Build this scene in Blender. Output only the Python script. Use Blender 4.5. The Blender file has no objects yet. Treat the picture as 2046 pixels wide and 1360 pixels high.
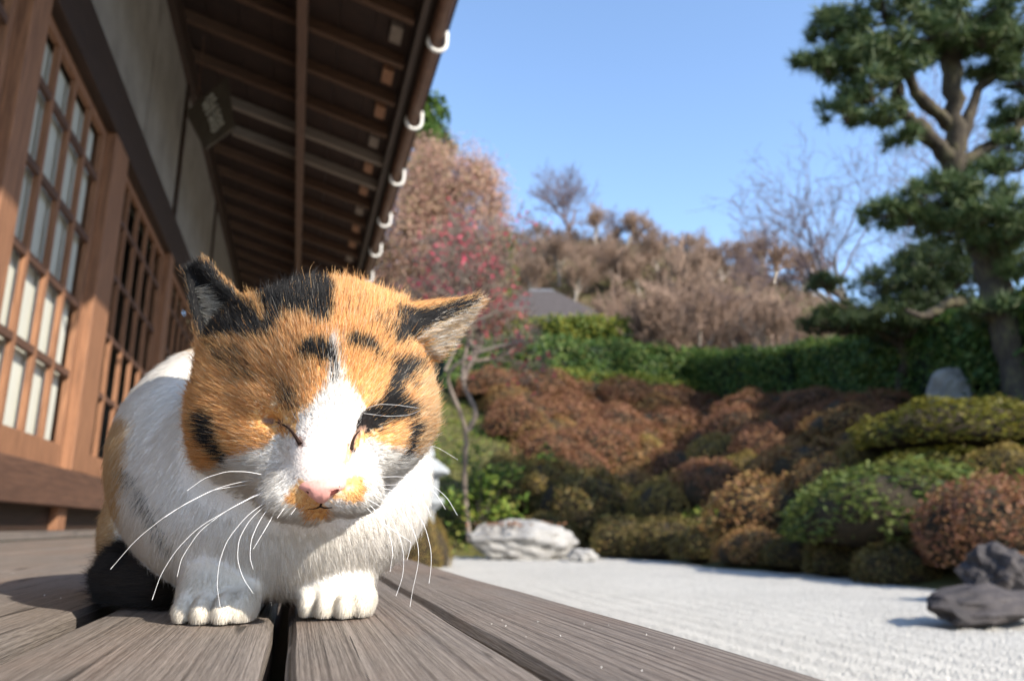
import bpy, bmesh, math, random
import numpy as np
from mathutils import Vector, Matrix
R = math.radians
rng = np.random.default_rng(7); random.seed(7)
scene = bpy.context.scene
COL = scene.collection
# ------------------------------------------------------------------ camera
CH, FPX = .043, 1512.
PITCH, YAW = R(13.75), R(15.65)
fw = np.array([math.sin(YAW)*math.cos(PITCH), math.cos(YAW)*math.cos(PITCH), math.sin(PITCH)])
rt = np.array([math.cos(YAW), -math.sin(YAW), 0.]); up = np.cross(rt, fw)
CP = np.array([0, 0, CH])
cam = bpy.data.cameras.new('camera'); camo = bpy.data.objects.new('camera', cam); COL.objects.link(camo)
camo.location = CP; camo.rotation_euler = (R(90)+PITCH, 0, -YAW)
cam.sensor_width = 36; cam.lens = FPX/2046*36; cam.clip_start = .01; cam.clip_end = 2000
cam.dof.use_dof = True; cam.dof.focus_distance = .322; cam.dof.aperture_fstop = 12.0
scene.camera = camo
# ------------------------------------------------------------------ sky, sun, exposure
SUN_EL, SUN_AZ = R(33), R(56)        # azimuth: from +x towards -y
sd = np.array([math.cos(SUN_EL)*math.cos(SUN_AZ), -math.cos(SUN_EL)*math.sin(SUN_AZ), math.sin(SUN_EL)])
w = bpy.data.worlds.new('World'); scene.world = w; w.use_nodes = True
nt = w.node_tree; bg = nt.nodes['Background']
sk = nt.nodes.new('ShaderNodeTexSky'); sk.sky_type = 'NISHITA'; sk.sun_disc = False
sk.sun_elevation = SUN_EL; sk.sun_rotation = math.atan2(sd[0], sd[1])
sk.air_density = 1.0; sk.dust_density = .45; sk.ozone_density = 2.4
nt.links.new(sk.outputs[0], bg.inputs[0]); bg.inputs[1].default_value = .132
sun = bpy.data.lights.new('sun', 'SUN'); sun.energy = 3.4; sun.angle = R(.53); sun.color = (1, .93, .82)
suno = bpy.data.objects.new('sun', sun); COL.objects.link(suno)
suno.rotation_euler = Vector(sd).to_track_quat('Z', 'Y').to_euler(); suno.location = Vector(sd)*30
vs = scene.view_settings; vs.view_transform = 'Standard'; vs.look = 'None'; vs.exposure = 1.45; vs.gamma = 1
scene.render.engine = 'CYCLES'
scene.cycles_curves.shape = 'RIBBONS'; scene.cycles_curves.subdivisions = 2
scene.cycles.max_bounces = 8; scene.cycles.transparent_max_bounces = 8
# ------------------------------------------------------------------ helpers
def ray(x, y): return fw+(x-1023)/FPX*rt-(y-680)/FPX*up
def at(x, y, t): return CP+t*ray(x, y)
def onz(x, y, z): r = ray(x, y); return CP+r*(z-CH)/r[2]
def tag(o, label=None, cat=None, group=None, kind=None):
    for k, v in (('label', label), ('category', cat), ('group', group), ('kind', kind)):
        if v: o[k] = v
    return o
def link(o, parent=None):
    COL.objects.link(o)
    if parent is not None: o.parent = parent
    return o
def empty(name, loc=(0, 0, 0), parent=None):
    o = bpy.data.objects.new(name, None); o.empty_display_size = .05; o.location = loc
    return link(o, parent)
class MB:
    def __init__(s): s.v = []; s.f = []; s.n = 0
    def add(s, v, f):
        v = np.asarray(v, float); s.v.append(v); s.f += [tuple(i+s.n for i in q) for q in f]; s.n += len(v); return s
    def box(s, x0, x1, y0, y1, z0, z1):
        v = [(x, y, z) for x in (x0, x1) for y in (y0, y1) for z in (z0, z1)]
        return s.add(v, [(0, 1, 3, 2), (4, 6, 7, 5), (0, 4, 5, 1), (2, 3, 7, 6), (0, 2, 6, 4), (1, 5, 7, 3)])
    def tube(s, pts, rad, n=6, cap=True):
        pts = np.asarray(pts, float); m = len(pts); rad = np.broadcast_to(rad, (m,))
        tg = np.gradient(pts, axis=0); tg /= np.linalg.norm(tg, axis=1)[:, None]+1e-12
        ref = np.array([0, 0, 1.]) if abs(tg[:, 2]).mean() < .8 else np.array([1., 0, 0])
        a = np.cross(tg, ref); a /= np.linalg.norm(a, axis=1)[:, None]+1e-12; b = np.cross(tg, a)
        th = np.arange(n)*2*math.pi/n
        v = (pts[:, None]+rad[:, None, None]*(np.cos(th)[None, :, None]*a[:, None]+np.sin(th)[None, :, None]*b[:, None])).reshape(-1, 3)
        f = [(i*n+j, i*n+(j+1) % n, (i+1)*n+(j+1) % n, (i+1)*n+j) for i in range(m-1) for j in range(n)]
        if cap: f += [tuple(range(n)), tuple(reversed(range((m-1)*n, m*n)))]
        return s.add(v, f)
    def mesh(s, name, mat=None, smooth=False):
        me = bpy.data.meshes.new(name); me.from_pydata(np.concatenate(s.v).tolist(), [], s.f)
        if smooth: me.shade_smooth()
        if mat: me.materials.append(mat)
        me.update(); return me
    def build(s, name, mat=None, parent=None, smooth=False, bevel=0):
        me = s.mesh(name, mat, smooth)
        if bevel:
            bm = bmesh.new(); bm.from_mesh(me)
            bmesh.ops.bevel(bm, geom=bm.edges[:], offset=bevel, segments=2, affect='EDGES', profile=.6); bm.to_mesh(me); bm.free()
        return link(bpy.data.objects.new(name, me), parent)
def quads_mesh(name, V, mat, tri=False):
    """V: (n,4,3) or (n,3,3) loose leaf faces"""
    n, k = V.shape[:2]; me = bpy.data.meshes.new(name)
    me.vertices.add(n*k); me.vertices.foreach_set('co', V.reshape(-1).astype(np.float32))
    me.loops.add(n*k); me.loops.foreach_set('vertex_index', np.arange(n*k, dtype=np.int32))
    me.polygons.add(n); me.polygons.foreach_set('loop_start', np.arange(0, n*k, k, dtype=np.int32))
    me.update(calc_edges=True); me.validate()
    if mat: me.materials.append(mat)
    return me
def unit(a): return a/(np.linalg.norm(a, axis=-1, keepdims=True)+1e-12)
def leaf_quads(P, N, L, W, up_tilt=.6, r=rng):
    """kite leaves at P, roughly facing N"""
    n = len(P); L = np.broadcast_to(L, (n,)); W = np.broadcast_to(W, (n,))
    nn = unit(N+up_tilt*r.normal(size=(n, 3))); d = unit(np.cross(nn, r.normal(size=(n, 3)))); s = np.cross(nn, d)
    L = L*r.uniform(.6, 1.3, n); W = W*r.uniform(.7, 1.2, n)
    return np.stack([P-d*L[:, None]*.5, P+s*W[:, None]*.5, P+d*L[:, None]*.5, P-s*W[:, None]*.5], 1)
# ------------------------------------------------------------------ materials
def newmat(name):
    m = bpy.data.materials.new(name); m.use_nodes = True; n = m.node_tree
    return m, n, n.nodes['Principled BSDF']
def noise(n, scale, detail=4, rough=.6, vec=None, dist=0):
    t = n.nodes.new('ShaderNodeTexNoise'); t.inputs['Scale'].default_value = scale; t.inputs['Detail'].default_value = detail
    t.inputs['Roughness'].default_value = rough; t.inputs['Distortion'].default_value = dist
    if vec: n.links.new(vec, t.inputs['Vector'])
    return t.outputs[0]
def ramp(n, src, stops):
    r = n.nodes.new('ShaderNodeValToRGB'); e = r.color_ramp.elements
    while len(e) < len(stops): e.new(.5)
    for q, (p, c) in zip(e, stops): q.position = p; q.color = tuple(c)+(1,)
    n.links.new(src, r.inputs[0]); return r.outputs[0]
def coords(n, scale=(1, 1, 1), kind='Object', offset_random=False):
    tc = n.nodes.new('ShaderNodeTexCoord'); mp = n.nodes.new('ShaderNodeMapping'); mp.inputs['Scale'].default_value = scale
    n.links.new(tc.outputs[kind], mp.inputs[0])
    if offset_random:
        oi = n.nodes.new('ShaderNodeObjectInfo'); ml = n.nodes.new('ShaderNodeMath'); ml.operation = 'MULTIPLY'; ml.inputs[1].default_value = 37.
        n.links.new(oi.outputs['Random'], ml.inputs[0]); cb = n.nodes.new('ShaderNodeCombineXYZ')
        for i in range(3): n.links.new(ml.outputs[0], cb.inputs[i])
        n.links.new(cb.outputs[0], mp.inputs['Location'])
    return mp.outputs[0]
def bump(n, b, src, strength, dist):
    k = n.nodes.new('ShaderNodeBump'); k.inputs['Strength'].default_value = strength; k.inputs['Distance'].default_value = dist
    n.links.new(src, k.inputs['Height']); n.links.new(k.outputs[0], b.inputs['Normal'])
def mixc(n, fac, a, b, mode='MIX'):
    m = n.nodes.new('ShaderNodeMix'); m.data_type = 'RGBA'; m.blend_type = mode
    if isinstance(fac, (int, float)): m.inputs[0].default_value = fac
    else: n.links.new(fac, m.inputs[0])
    for i, q in ((6, a), (7, b)):
        if isinstance(q, tuple): m.inputs[i].default_value = q+(1,)
        else: n.links.new(q, m.inputs[i])
    return m.outputs[2]
def math_(n, op, a, b=None):
    m = n.nodes.new('ShaderNodeMath'); m.operation = op
    for i, q in enumerate((a, b)):
        if q is None: continue
        if isinstance(q, (int, float)): m.inputs[i].default_value = q
        else: n.links.new(q, m.inputs[i])
    return m.outputs[0]
def mottled(name, c0, c1, scale, rough=.8, bs=.4, bd=.01, stretch=(1, 1, 1), detail=5, offs=False, spec=.3, c2=None):
    m, n, b = newmat(name); v = coords(n, stretch, offset_random=offs); s = noise(n, scale, detail, .65, v)
    st = [(.3, c0), (.7, c1)] if c2 is None else [(.25, c0), (.5, c1), (.75, c2)]
    n.links.new(ramp(n, s, st), b.inputs['Base Color']); b.inputs['Roughness'].default_value = rough
    b.inputs['Specular IOR Level'].default_value = spec
    if bs: bump(n, b, s, bs, bd)
    return m
def deck_wood():
    m, n, b = newmat('weathered_deck_wood')
    def C(sy): return coords(n, (1, sy, 1), offset_random=True)
    line = noise(n, 250, 3, .55, C(.010), .25)            # growth-ring ridges that run the length of the board
    line2 = noise(n, 850, 3, .65, C(.008)); fib = noise(n, 2600, 2, .6, C(.03)); big = noise(n, 11, 4, .6, C(.35)); spk = noise(n, 900, 2, .5, C(1.))
    base = ramp(n, line, [(.34, (.050, .043, .039)), (.42, (.13, .114, .103)), (.55, (.185, .165, .15)), (.68, (.26, .235, .215))])
    tint = ramp(n, big, [(.32, (.13, .122, .122)), (.5, (.17, .135, .11)), (.66, (.22, .125, .075))])
    c = mixc(n, .50, base, tint); c = mixc(n, .36, c, ramp(n, line2, [(.36, (.035, .03, .027)), (.60, (.28, .255, .23))]))
    c = mixc(n, .28, c, ramp(n, fib, [(.36, (.04, .035, .03)), (.64, (.34, .31, .28))]))
    wv = n.nodes.new('ShaderNodeTexWave'); wv.wave_type = 'BANDS'; wv.bands_direction = 'X'; wv.inputs['Scale'].default_value = 66; wv.inputs['Distortion'].default_value = 5.5; wv.inputs['Detail'].default_value = 2.5; wv.inputs['Detail Scale'].default_value = .55
    n.links.new(C(.035), wv.inputs['Vector']); gv = ramp(n, wv.outputs['Fac'], [(.06, (1, 1, 1)), (.22, (.25, .25, .25)), (.40, (0, 0, 0))])
    gm = math_(n, 'MULTIPLY', gv, ramp(n, noise(n, 7, 2, .5, C(.2)), [(.42, (.0, .0, .0)), (.66, (.6, .6, .6))]))
    c = mixc(n, gm, c, mixc(n, 1., c, (.30, .28, .27), 'MULTIPLY'))
    ck = noise(n, 48, 1, .4, C(.016), .5); ck2 = noise(n, 30, 3, .6, C(.25))
    cr = ramp(n, ck, [(.488, (1, 1, 1)), (.498, (0, 0, 0)), (.502, (0, 0, 0)), (.512, (1, 1, 1))])
    msk = ramp(n, ck2, [(.50, (0, 0, 0)), (.56, (1, 1, 1))])
    crk = math_(n, 'MULTIPLY', math_(n, 'SUBTRACT', 1., cr), msk)
    c = mixc(n, math_(n, 'MULTIPLY', crk, .9), c, (.012, .010, .009))
    c = mixc(n, ramp(n, spk, [(.70, (0, 0, 0)), (.78, (.25, .25, .25))]), c, (.34, .30, .26))
    c = mixc(n, 1., c, (.95, .895, .85), 'MULTIPLY')
    n.links.new(c, b.inputs['Base Color']); b.inputs['Roughness'].default_value = .58; b.inputs['Specular IOR Level'].default_value = .38
    h = math_(n, 'ADD', line, math_(n, 'MULTIPLY', line2, .35)); h = math_(n, 'ADD', h, math_(n, 'MULTIPLY', fib, .10))
    h = math_(n, 'SUBTRACT', h, math_(n, 'MULTIPLY', crk, .8)); h = math_(n, 'SUBTRACT', h, math_(n, 'MULTIPLY', gm, .22))
    bump(n, b, h, .8, .0022); return m
M = {}
M['deck'] = deck_wood()
M['timber'] = mottled('aged_timber', (.13, .062, .035), (.34, .165, .085), 9, .6, .3, .004, (14, 14, .8), offs=True)
M['timber_h'] = mottled('aged_timber_rail', (.06, .032, .022), (.14, .072, .045), 9, .6, .3, .004, (14, .8, 14), offs=True)
M['dark_timber'] = mottled('dark_timber', (.022, .013, .009), (.055, .031, .02), 8, .6, .3, .004, (12, .8, 12), offs=True)
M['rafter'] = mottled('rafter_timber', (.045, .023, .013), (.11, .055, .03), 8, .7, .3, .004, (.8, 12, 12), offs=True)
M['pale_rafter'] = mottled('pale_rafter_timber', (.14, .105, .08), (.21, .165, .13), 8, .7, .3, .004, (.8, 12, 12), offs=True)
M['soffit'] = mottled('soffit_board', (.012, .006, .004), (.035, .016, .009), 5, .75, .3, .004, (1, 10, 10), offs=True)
M['plaster'] = mottled('grey_plaster', (.19, .165, .14), (.28, .25, .215), 5, .9, .25, .004)
M['paper'] = mottled('shoji_paper', (.44, .44, .38), (.54, .54, .46), 3, .9, 0, 0)
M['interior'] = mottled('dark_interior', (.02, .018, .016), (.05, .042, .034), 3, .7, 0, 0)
M['tile'] = mottled('roof_tile', (.10, .10, .105), (.2, .2, .205), 12, .6, .3, .01)
M['copper'] = mottled('brown_gutter_metal', (.085, .045, .03), (.16, .085, .055), 20, .45, .2, .002)
M['hook'] = mottled('pale_painted_hook', (.55, .53, .49), (.74, .72, .68), 40, .5, .2, .001)
M['sign'] = mottled('sign_board_wood', (.045, .035, .025), (.08, .063, .045), 9, .7, .3, .003, (10, 10, 1))
M['letter'] = mottled('sign_white_paint', (.34, .32, .27), (.5, .48, .42), 30, .7, 0, 0)
def gravel_mat():
    m, n, b = newmat('white_gravel'); v = coords(n)
    vo = n.nodes.new('ShaderNodeTexVoronoi'); vo.inputs['Scale'].default_value = 85; n.links.new(v, vo.inputs['Vector'])
    big = noise(n, 1.3, 5, .6, v)
    c = mixc(n, .5, ramp(n, vo.outputs['Color'], [(.1, (.25, .24, .22)), (.9, (.68, .645, .575))]), ramp(n, big, [(.3, (.44, .418, .375)), (.7, (.60, .57, .51))]))
    n.links.new(c, b.inputs['Base Color']); b.inputs['Roughness'].default_value = .9
    bump(n, b, math_(n, 'ADD', vo.outputs['Distance'], math_(n, 'MULTIPLY', noise(n, 40, 3, .6, v), .5)), .9, .012); return m
M['gravel'] = gravel_mat()
M['moss'] = mottled('mossy_earth', (.035, .03, .015), (.075, .07, .022), 2.2, .95, .6, .05, c2=(.10, .095, .02))
M['bark'] = mottled('bark', (.05, .04, .032), (.14, .12, .095), 14, .9, .7, .02, (1, 1, .4), c2=(.2, .17, .11))
M['pine_bark'] = mottled('pine_bark', (.022, .017, .013), (.055, .043, .031), 7, .95, .9, .05, (1, 1, .5), c2=(.12, .105, .05))
M['grey_twig'] = mottled('grey_twig', (.13, .10, .08), (.25, .20, .165), 6, .9, 0, 0)
M['red_twig'] = mottled('reddish_twig', (.16, .105, .085), (.30, .20, .165), 1.2, .9, 0, 0)
M['violet_twig'] = mottled('violet_twig', (.10, .07, .075), (.19, .14, .145), 1.2, .9, 0, 0)
M['stone_w'] = mottled('pale_rock', (.13, .12, .105), (.27, .26, .245), 2.2, .9, .7, .03, c2=(.36, .35, .335))
M['stone_d'] = mottled('dark_rock', (.022, .02, .02), (.05, .043, .043), 5, .8, .7, .04, c2=(.085, .073, .07))
M['stone_l'] = mottled('lantern_granite', (.22, .235, .25), (.38, .395, .40), 14, .9, .4, .01)
M['thatch'] = mottled('grey_thatch', (.04, .034, .033), (.095, .08, .077), 9, .95, .6, .03, (1, 1, 5))
def leafmat(name, cols, trans=.33, rough=.55):
    m, n, b = newmat(name); g = n.nodes.new('ShaderNodeNewGeometry')
    k = len(cols); st = [(i/(k-1), c) for i, c in enumerate(cols)]
    n.links.new(ramp(n, g.outputs['Random Per Island'], st), b.inputs['Base Color']); b.inputs['Roughness'].default_value = rough
    b.inputs['Specular IOR Level'].default_value = .25
    t = n.nodes.new('ShaderNodeBsdfTranslucent'); n.links.new(b.inputs['Base Color'].links[0].from_socket, t.inputs[0])
    mx = n.nodes.new('ShaderNodeMixShader'); mx.inputs[0].default_value = trans
    out = n.nodes['Material Output']; n.links.new(b.outputs[0], mx.inputs[1]); n.links.new(t.outputs[0], mx.inputs[2]); n.links.new(mx.outputs[0], out.inputs[0])
    return m
L = {}
L['rb'] = leafmat('azalea_redbrown', [(.15, .06, .035), (.27, .12, .07), (.24, .13, .05), (.33, .17, .10)])
L['br'] = leafmat('azalea_brown', [(.18, .085, .035), (.32, .16, .065), (.36, .22, .09), (.28, .20, .06)])
L['ol'] = leafmat('azalea_olive', [(.14, .105, .03), (.27, .19, .05), (.34, .23, .075), (.25, .22, .05)])
L['dk'] = leafmat('azalea_dark', [(.07, .062, .022), (.14, .115, .034), (.22, .14, .05), (.12, .13, .035)])
L['gr'] = leafmat('azalea_green', [(.055, .094, .020), (.110, .154, .033), (.176, .209, .055), (.132, .143, .033)])
L['yg'] = leafmat('azalea_yellowgreen', [(.07, .08, .012), (.15, .145, .02), (.2, .18, .03), (.13, .10, .02)])
L['hedge'] = leafmat('hedge_leaf', [(.025, .06, .014), (.06, .115, .025), (.10, .165, .035), (.16, .17, .04)])
L['yhedge'] = leafmat('yellow_hedge_leaf', [(.045, .09, .015), (.10, .15, .025), (.18, .20, .03), (.30, .26, .03)])
L['pine'] = leafmat('pine_needle', [(.035, .065, .025), (.06, .10, .038), (.10, .14, .05), (.15, .17, .065)], .15)
L['pine_d'] = leafmat('dark_pine_needle', [(.018, .039, .016), (.039, .065, .023), (.058, .085, .029), (.078, .091, .026)], .12)
L['conifer'] = leafmat('conifer_leaf', [(.04, .09, .015), (.08, .14, .025), (.12, .18, .03)])
L['autumn'] = leafmat('autumn_leaf', [(.34, .20, .14), (.48, .28, .21), (.55, .36, .27), (.42, .33, .18), (.58, .30, .27), (.36, .30, .12)], .35)
L['plum'] = leafmat('plum_blossom', [(.50, .03, .07), (.65, .06, .12), (.75, .14, .2)], .4)
L['weed'] = leafmat('ground_leaf', [(.04, .08, .012), (.10, .17, .025), (.17, .22, .03), (.28, .26, .06)])
L['dry'] = leafmat('dry_leaf', [(.22, .09, .04), (.33, .17, .09), (.42, .27, .16)])
# ------------------------------------------------------------------ ground and gravel
def hill(x, y):
    c = .37*y; g = np.exp(-((x-c)/(.46*np.maximum(y, 20)))**2)
    s = np.clip((np.hypot(x, y)-34)/44, 0, 1); s = s*s*(3-2*s)
    return 22*s*(.35+.65*g)
def terrain(x, y):
    x = np.asarray(x, float); y = np.asarray(y, float)
    wob = .22*np.sin(x*1.3+.5)+.18*np.sin(y*1.7)+.12*np.sin(x*2.9+y*2.1)
    dx = x-5.25+wob*.5; dy = y-12.7+wob*.6
    d = np.where((dx > 0) & (dy > 0), np.maximum(dx, dy), np.maximum(dx, dy)); d = np.maximum(d, 0)
    b = np.where(d < 8.2, .58*d, 4.756+.08*(np.minimum(d, 40)-8.2))
    b = b+np.where(d > .3, .12*np.sin(x*1.9)*np.sin(y*1.6), 0)*np.minimum(d, 1)
    return -.47+b+hill(x, y)*(d > 8)
def hit(px, py, tmax=140):
    r = ray(px, py); ts = np.linspace(1, tmax, 6000); P = CP+ts[:, None]*r
    k = np.argmax(P[:, 2] < terrain(P[:, 0], P[:, 1]))
    return P[k], ts[k]
def grid_mesh(name, xs, ys, fz, mat):
    X, Y = np.meshgrid(xs, ys, indexing='ij'); Zv = fz(X, Y); nx, ny = X.shape
    idx = np.arange(nx*ny).reshape(nx, ny)
    f = np.stack([idx[:-1, :-1], idx[1:, :-1], idx[1:, 1:], idx[:-1, 1:]], -1).reshape(-1, 4)
    me = bpy.data.meshes.new(name); me.from_pydata(np.stack([X, Y, Zv], -1).reshape(-1, 3).tolist(), [], f.tolist())
    me.shade_smooth(); me.materials.append(mat); return link(bpy.data.objects.new(name, me))
xs = np.concatenate([np.linspace(-300, -32, 20), np.arange(-30, 0, 2.), np.arange(0, 26, .4), np.arange(26, 120, 2.), np.linspace(122, 500, 24)])
ys = np.concatenate([np.linspace(-200, -12, 12), np.arange(-10, 0, 1.), np.arange(0, 26, .4), np.arange(26, 140, 2.), np.linspace(142, 600, 24)])
tag(grid_mesh('ground', xs, ys, terrain, M['moss']), kind='structure')
def gravel_z(x, y):
    # raked furrows parallel to the veranda
    return -.45+.007*np.sin(x*2*math.pi/.16+.6*np.sin(y*.7))+.005*np.sin(x*3.1+y*2.3)
gx = np.arange(-.9, 5.31, .03); gy = np.concatenate([np.arange(-3, 3, .25), np.arange(3, 12.9, .12)])
gr = grid_mesh('gravel', gx, gy, gravel_z, M['gravel'])
for v in gr.data.vertices:      # wavy outer edge
    x, y, _ = v.co
    if x > 4.6: v.co.x = 4.6+(x-4.6)*(1+.35*math.sin(y*1.1)+.2*math.sin(y*2.7))
    if y > 12.2: v.co.y = 12.2+(y-12.2)*(1+.5*math.sin(x*1.4+1)+.3*math.sin(x*3.3))
tag(gr, kind='structure')
# ------------------------------------------------------------------ temple building
WX = -.8
bld = empty('temple_building', (WX, 4, 0)); bld.matrix_world = Matrix.Translation((WX, 4, 0))
tag(bld, 'wooden temple building with lattice paper screens, plank veranda and dark tiled eaves', 'building')
BO = np.array([WX, 4, 0])
class BB(MB):
    def build(s, name, mat, parent, smooth=False, bevel=0, origin=None):
        o = np.array(origin if origin is not None else (0, 0, 0.), float); s.v = [v-o for v in s.v]
        ob = MB.build(s, name, mat, None, smooth, bevel); ob.location = o
        ob.parent = parent; ob.matrix_parent_inverse = PINV[parent.name] if parent.name in PINV else Matrix.Identity(4)
        return ob
PINV = {'temple_building': Matrix.Translation((-WX, -4, 0))}
def part(name, mat, mb, bevel=0, smooth=False): return mb.build(name, mat, bld, smooth, bevel)
def cuboid(*a): return BB().box(*a)
# veranda
ver = part('veranda', M['dark_timber'], cuboid(.02, .11, -1.5, 12.2, -.2, -.05).box(-.75, -.66, -1.5, 12.2, -.2, -.05).box(-.13, .018, -1.5, 12.2, -.12, -.04))  # widest beam is added below the plank gaps to keep them dark
for yy in (1.2, 3.6, 6.0, 8.4, 10.8):
    part('veranda_post', M['dark_timber'], cuboid(.03, .10, yy-.045, yy+.045, -.45, -.202))
def plank(x0, x1, z, y0=-1.4, y1=12.25, crown=0.):
    mb = BB(); ns = 60; nx = 6; ysg = np.concatenate([np.linspace(y0, .1, 5), np.linspace(.15, 1.2, 36), np.linspace(1.3, y1, 14)]); ns = len(ysg)
    prof = [(x0, z-.034), (x0, z-.004), (x0+.003, z-.0008), (x0+.012, z), ((x0+x1)/2, z+crown), (x1-.012, z), (x1-.003, z-.0008), (x1, z-.004), (x1, z-.034)]
    m = len(prof); V = []
    ph = random.uniform(0, 9)
    for y in ysg:
        wl = .0009*math.sin(y*9+ph)+.0006*math.sin(y*31+ph*2); wr = .0009*math.sin(y*8+ph*3)+.0006*math.sin(y*27+ph)
        for i, (x, zz) in enumerate(prof): V.append((x+(wl if i < 4 else wr if i > 4 else 0), y, zz+(.0005*math.sin(y*6+ph) if i not in (0, m-1) else 0)))
    f = [(i*m+j, i*m+(j+1) % m, (i+1)*m+(j+1) % m, (i+1)*m+j) for i in range(ns-1) for j in range(m)]
    f += [tuple(range(m))[::-1], tuple(range((ns-1)*m, ns*m))]
    f = [q[::-1] for q in f]
    mb.add(V, f); xm = (x0+x1)/2
    return mb.build('plank', M['deck'], ver, False, 0, (xm, 3.4, z))
plank(-.099+.0065, -.0065, 0., crown=.0004); plank(.0015, .0755, -.0003, crown=.0003); plank(.0785, .156, -.0006, crown=.0006)
for a, b, z in ((-.268, -.1055, .0005), (-.441, -.2705, 0), (-.617, -.4435, .0006), (-.788, -.6195, .0002)): plank(a, b, z)
# wall
part('base_plate', M['deck'], cuboid(WX-.10, WX+.012, -1.4, 12.2, .002, .026), .002)
part('kick_board', M['dark_timber'], cuboid(WX-.08, WX-.05, -1.4, 12.2, .0265, .11))
for yy in (1.1, 3.19, 5.2): part('short_post', M['timber'], cuboid(WX-.0495, WX-.02, yy-.05, yy+.05, .027, .11), .002)
part('sill', M['timber_h'], cuboid(WX-.09, WX+.01, -1.4, 12.2, .1105, .24), .004)
part('lintel', M['dark_timber'], cuboid(WX-.10, WX+.006, -1.4, 12.2, 1.60, 1.82), .004)
posts = [-.2, 2.2, 3.25, 4.65, 6.5, 8.1, 10.1, 12.1]
for k, yy in enumerate(posts):
    wd = .065 if k != 2 else .12
    part('post', M['timber'], cuboid(WX-.085, WX+.004, yy-wd, yy+wd, .241, 1.599), .003)
for a, b in ((-1.4, 3.69), (3.71, 4.60), (4.69, 6.46), (6.54, 12.15)):
    part('plaster_panel', M['plaster'], cuboid(WX-.10, WX-.02, a, b, 1.821, 2.72), .003)
for yy in (4.645, 6.5): part('wall_stud', M['dark_timber'], cuboid(WX-.10, WX-.008, yy-.038, yy+.038, 1.8215, 2.719))
part('wall_plate', M['dark_timber'], cuboid(WX-.11, WX+.02, -1.4, 12.2, 2.721, 2.86))
part('end_wall', M['plaster'], cuboid(-3.2, WX-.12, 12.1, 12.2, 0, 2.9))
part('interior_dark_panel', M['interior'], cuboid(-1.7, -1.66, -1.4, 12.05, 0, 2.9))  # dark panel behind the screens; the unlit room's darkness is in its colour
rails = [.33, .587, .851, 1.115, 1.374]
def screen(y0, y1, nm, paper, lab=None):
    mb = BB(); x0, x1 = WX-.054, WX-.032
    for yy in (y0+.018, y1-.018): mb.box(x0, x1, yy-.018, yy+.018, .241, 1.598)
    mb.box(x0+.001, x1-.001, y0+.037, y1-.037, .2415, .33); mb.box(x0+.001, x1-.001, y0+.037, y1-.037, 1.56, 1.597)
    s = mb.build('lattice_screen', M['timber'], bld, bevel=.0015); PINV[s.name] = Matrix.Identity(4)
    if lab: s['label'] = lab
    for z in rails[1:]:
        BB().box(x0+.003, x1-.003, y0+.037, y1-.037, z-.012, z+.012).build('rail', M['timber_h'], s)
    for k in range(nm):
        yy = y0+.036+(y1-y0-.072)*(k+1)/(nm+1)
        BB().box(x0+.002, x1-.0025, yy-.013, yy+.013, .331, 1.559).build('muntin', M['timber'], s)
    if paper:
        ed = [y0+.037]+[y0+.036+(y1-y0-.072)*(k+1)/(nm+1) for k in range(nm)]+[y1-.037]
        zz = rails+[1.56]
        for i in range(len(ed)-1):
            for j in range(len(zz)-1):
                BB().box(x0-.017, x0-.014, ed[i]+.002, ed[i+1]-.002, zz[j]+.002, zz[j+1]-.002).build('paper_pane', M['paper'], s)
    return s
screen(-.13, 2.13, 8, True)
screen(2.27, 3.125, 3, True, 'sunlit lattice screen with white paper panes')
screen(3.375, 4.58, 4, False, 'lattice screen over a dark interior'); screen(4.72, 6.43, 6, False, 'lattice screen over a dark interior'); screen(6.57, 8.03, 5, False, 'lattice screen over a dark interior'); screen(8.17, 10.03, 6, False, 'lattice screen over a dark interior'); screen(10.17, 12.03, 6, False, 'lattice screen over a dark interior')
# roof
SL = -.288
def rz(x): return 2.90+SL*(x-WX)           # underside of the rafters
mb = BB()
def slab(mb, xa, xb, ya, yb, dz0, dz1):
    v = [(x, y, rz(x)+d) for x in (xa, xb) for y in (ya, yb) for d in (dz0, dz1)]
    return mb.add(v, [(0, 1, 3, 2), (4, 6, 7, 5), (0, 4, 5, 1), (2, 3, 7, 6), (0, 2, 6, 4), (1, 5, 7, 3)])
slab(mb, -3.3, .50, -1.5, 12.4, .10, .16)
roof = part('roof', M['tile'], mb); PINV[roof.name] = Matrix.Identity(4)
for k, xa in enumerate(np.arange(-.86, .44, .185)):
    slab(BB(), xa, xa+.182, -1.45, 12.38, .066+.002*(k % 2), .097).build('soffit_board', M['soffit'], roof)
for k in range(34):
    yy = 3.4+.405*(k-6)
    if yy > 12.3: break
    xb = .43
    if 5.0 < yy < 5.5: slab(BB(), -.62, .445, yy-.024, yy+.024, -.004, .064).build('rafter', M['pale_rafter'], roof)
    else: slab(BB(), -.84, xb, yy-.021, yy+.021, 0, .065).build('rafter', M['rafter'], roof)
    slab(BB(), xb-.10, xb-.04, yy+.022+.1, yy+.022+.24, .03, .0655).build('rafter_block', M['pale_rafter'] if k % 3 == 0 else M['timber'], roof)
BB().box(-.155, -.10, -1.5, 12.35, rz(-.1)-.085, rz(-.1)-.003).build('purlin', M['timber_h'], roof, bevel=.003)
BB().box(.447, .475, -1.5, 12.4, rz(.46)-.02, rz(.46)+.15).build('fascia', M['dark_timber'], roof)
BB().box(.4755, .50, -1.5, 12.4, rz(.46)+.05, rz(.46)+.17).build('eave_edge', M['dark_timber'], roof)
# tiled upper edge
for k, yy in enumerate(np.arange(-1.4, 12.4, .26)):
    BB().tube([(-3.2, yy, rz(-3.2)+.19), (.52, yy, rz(.52)+.19)], .05, 8).build('roof_tile_row', M['tile'], roof, True)
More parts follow.
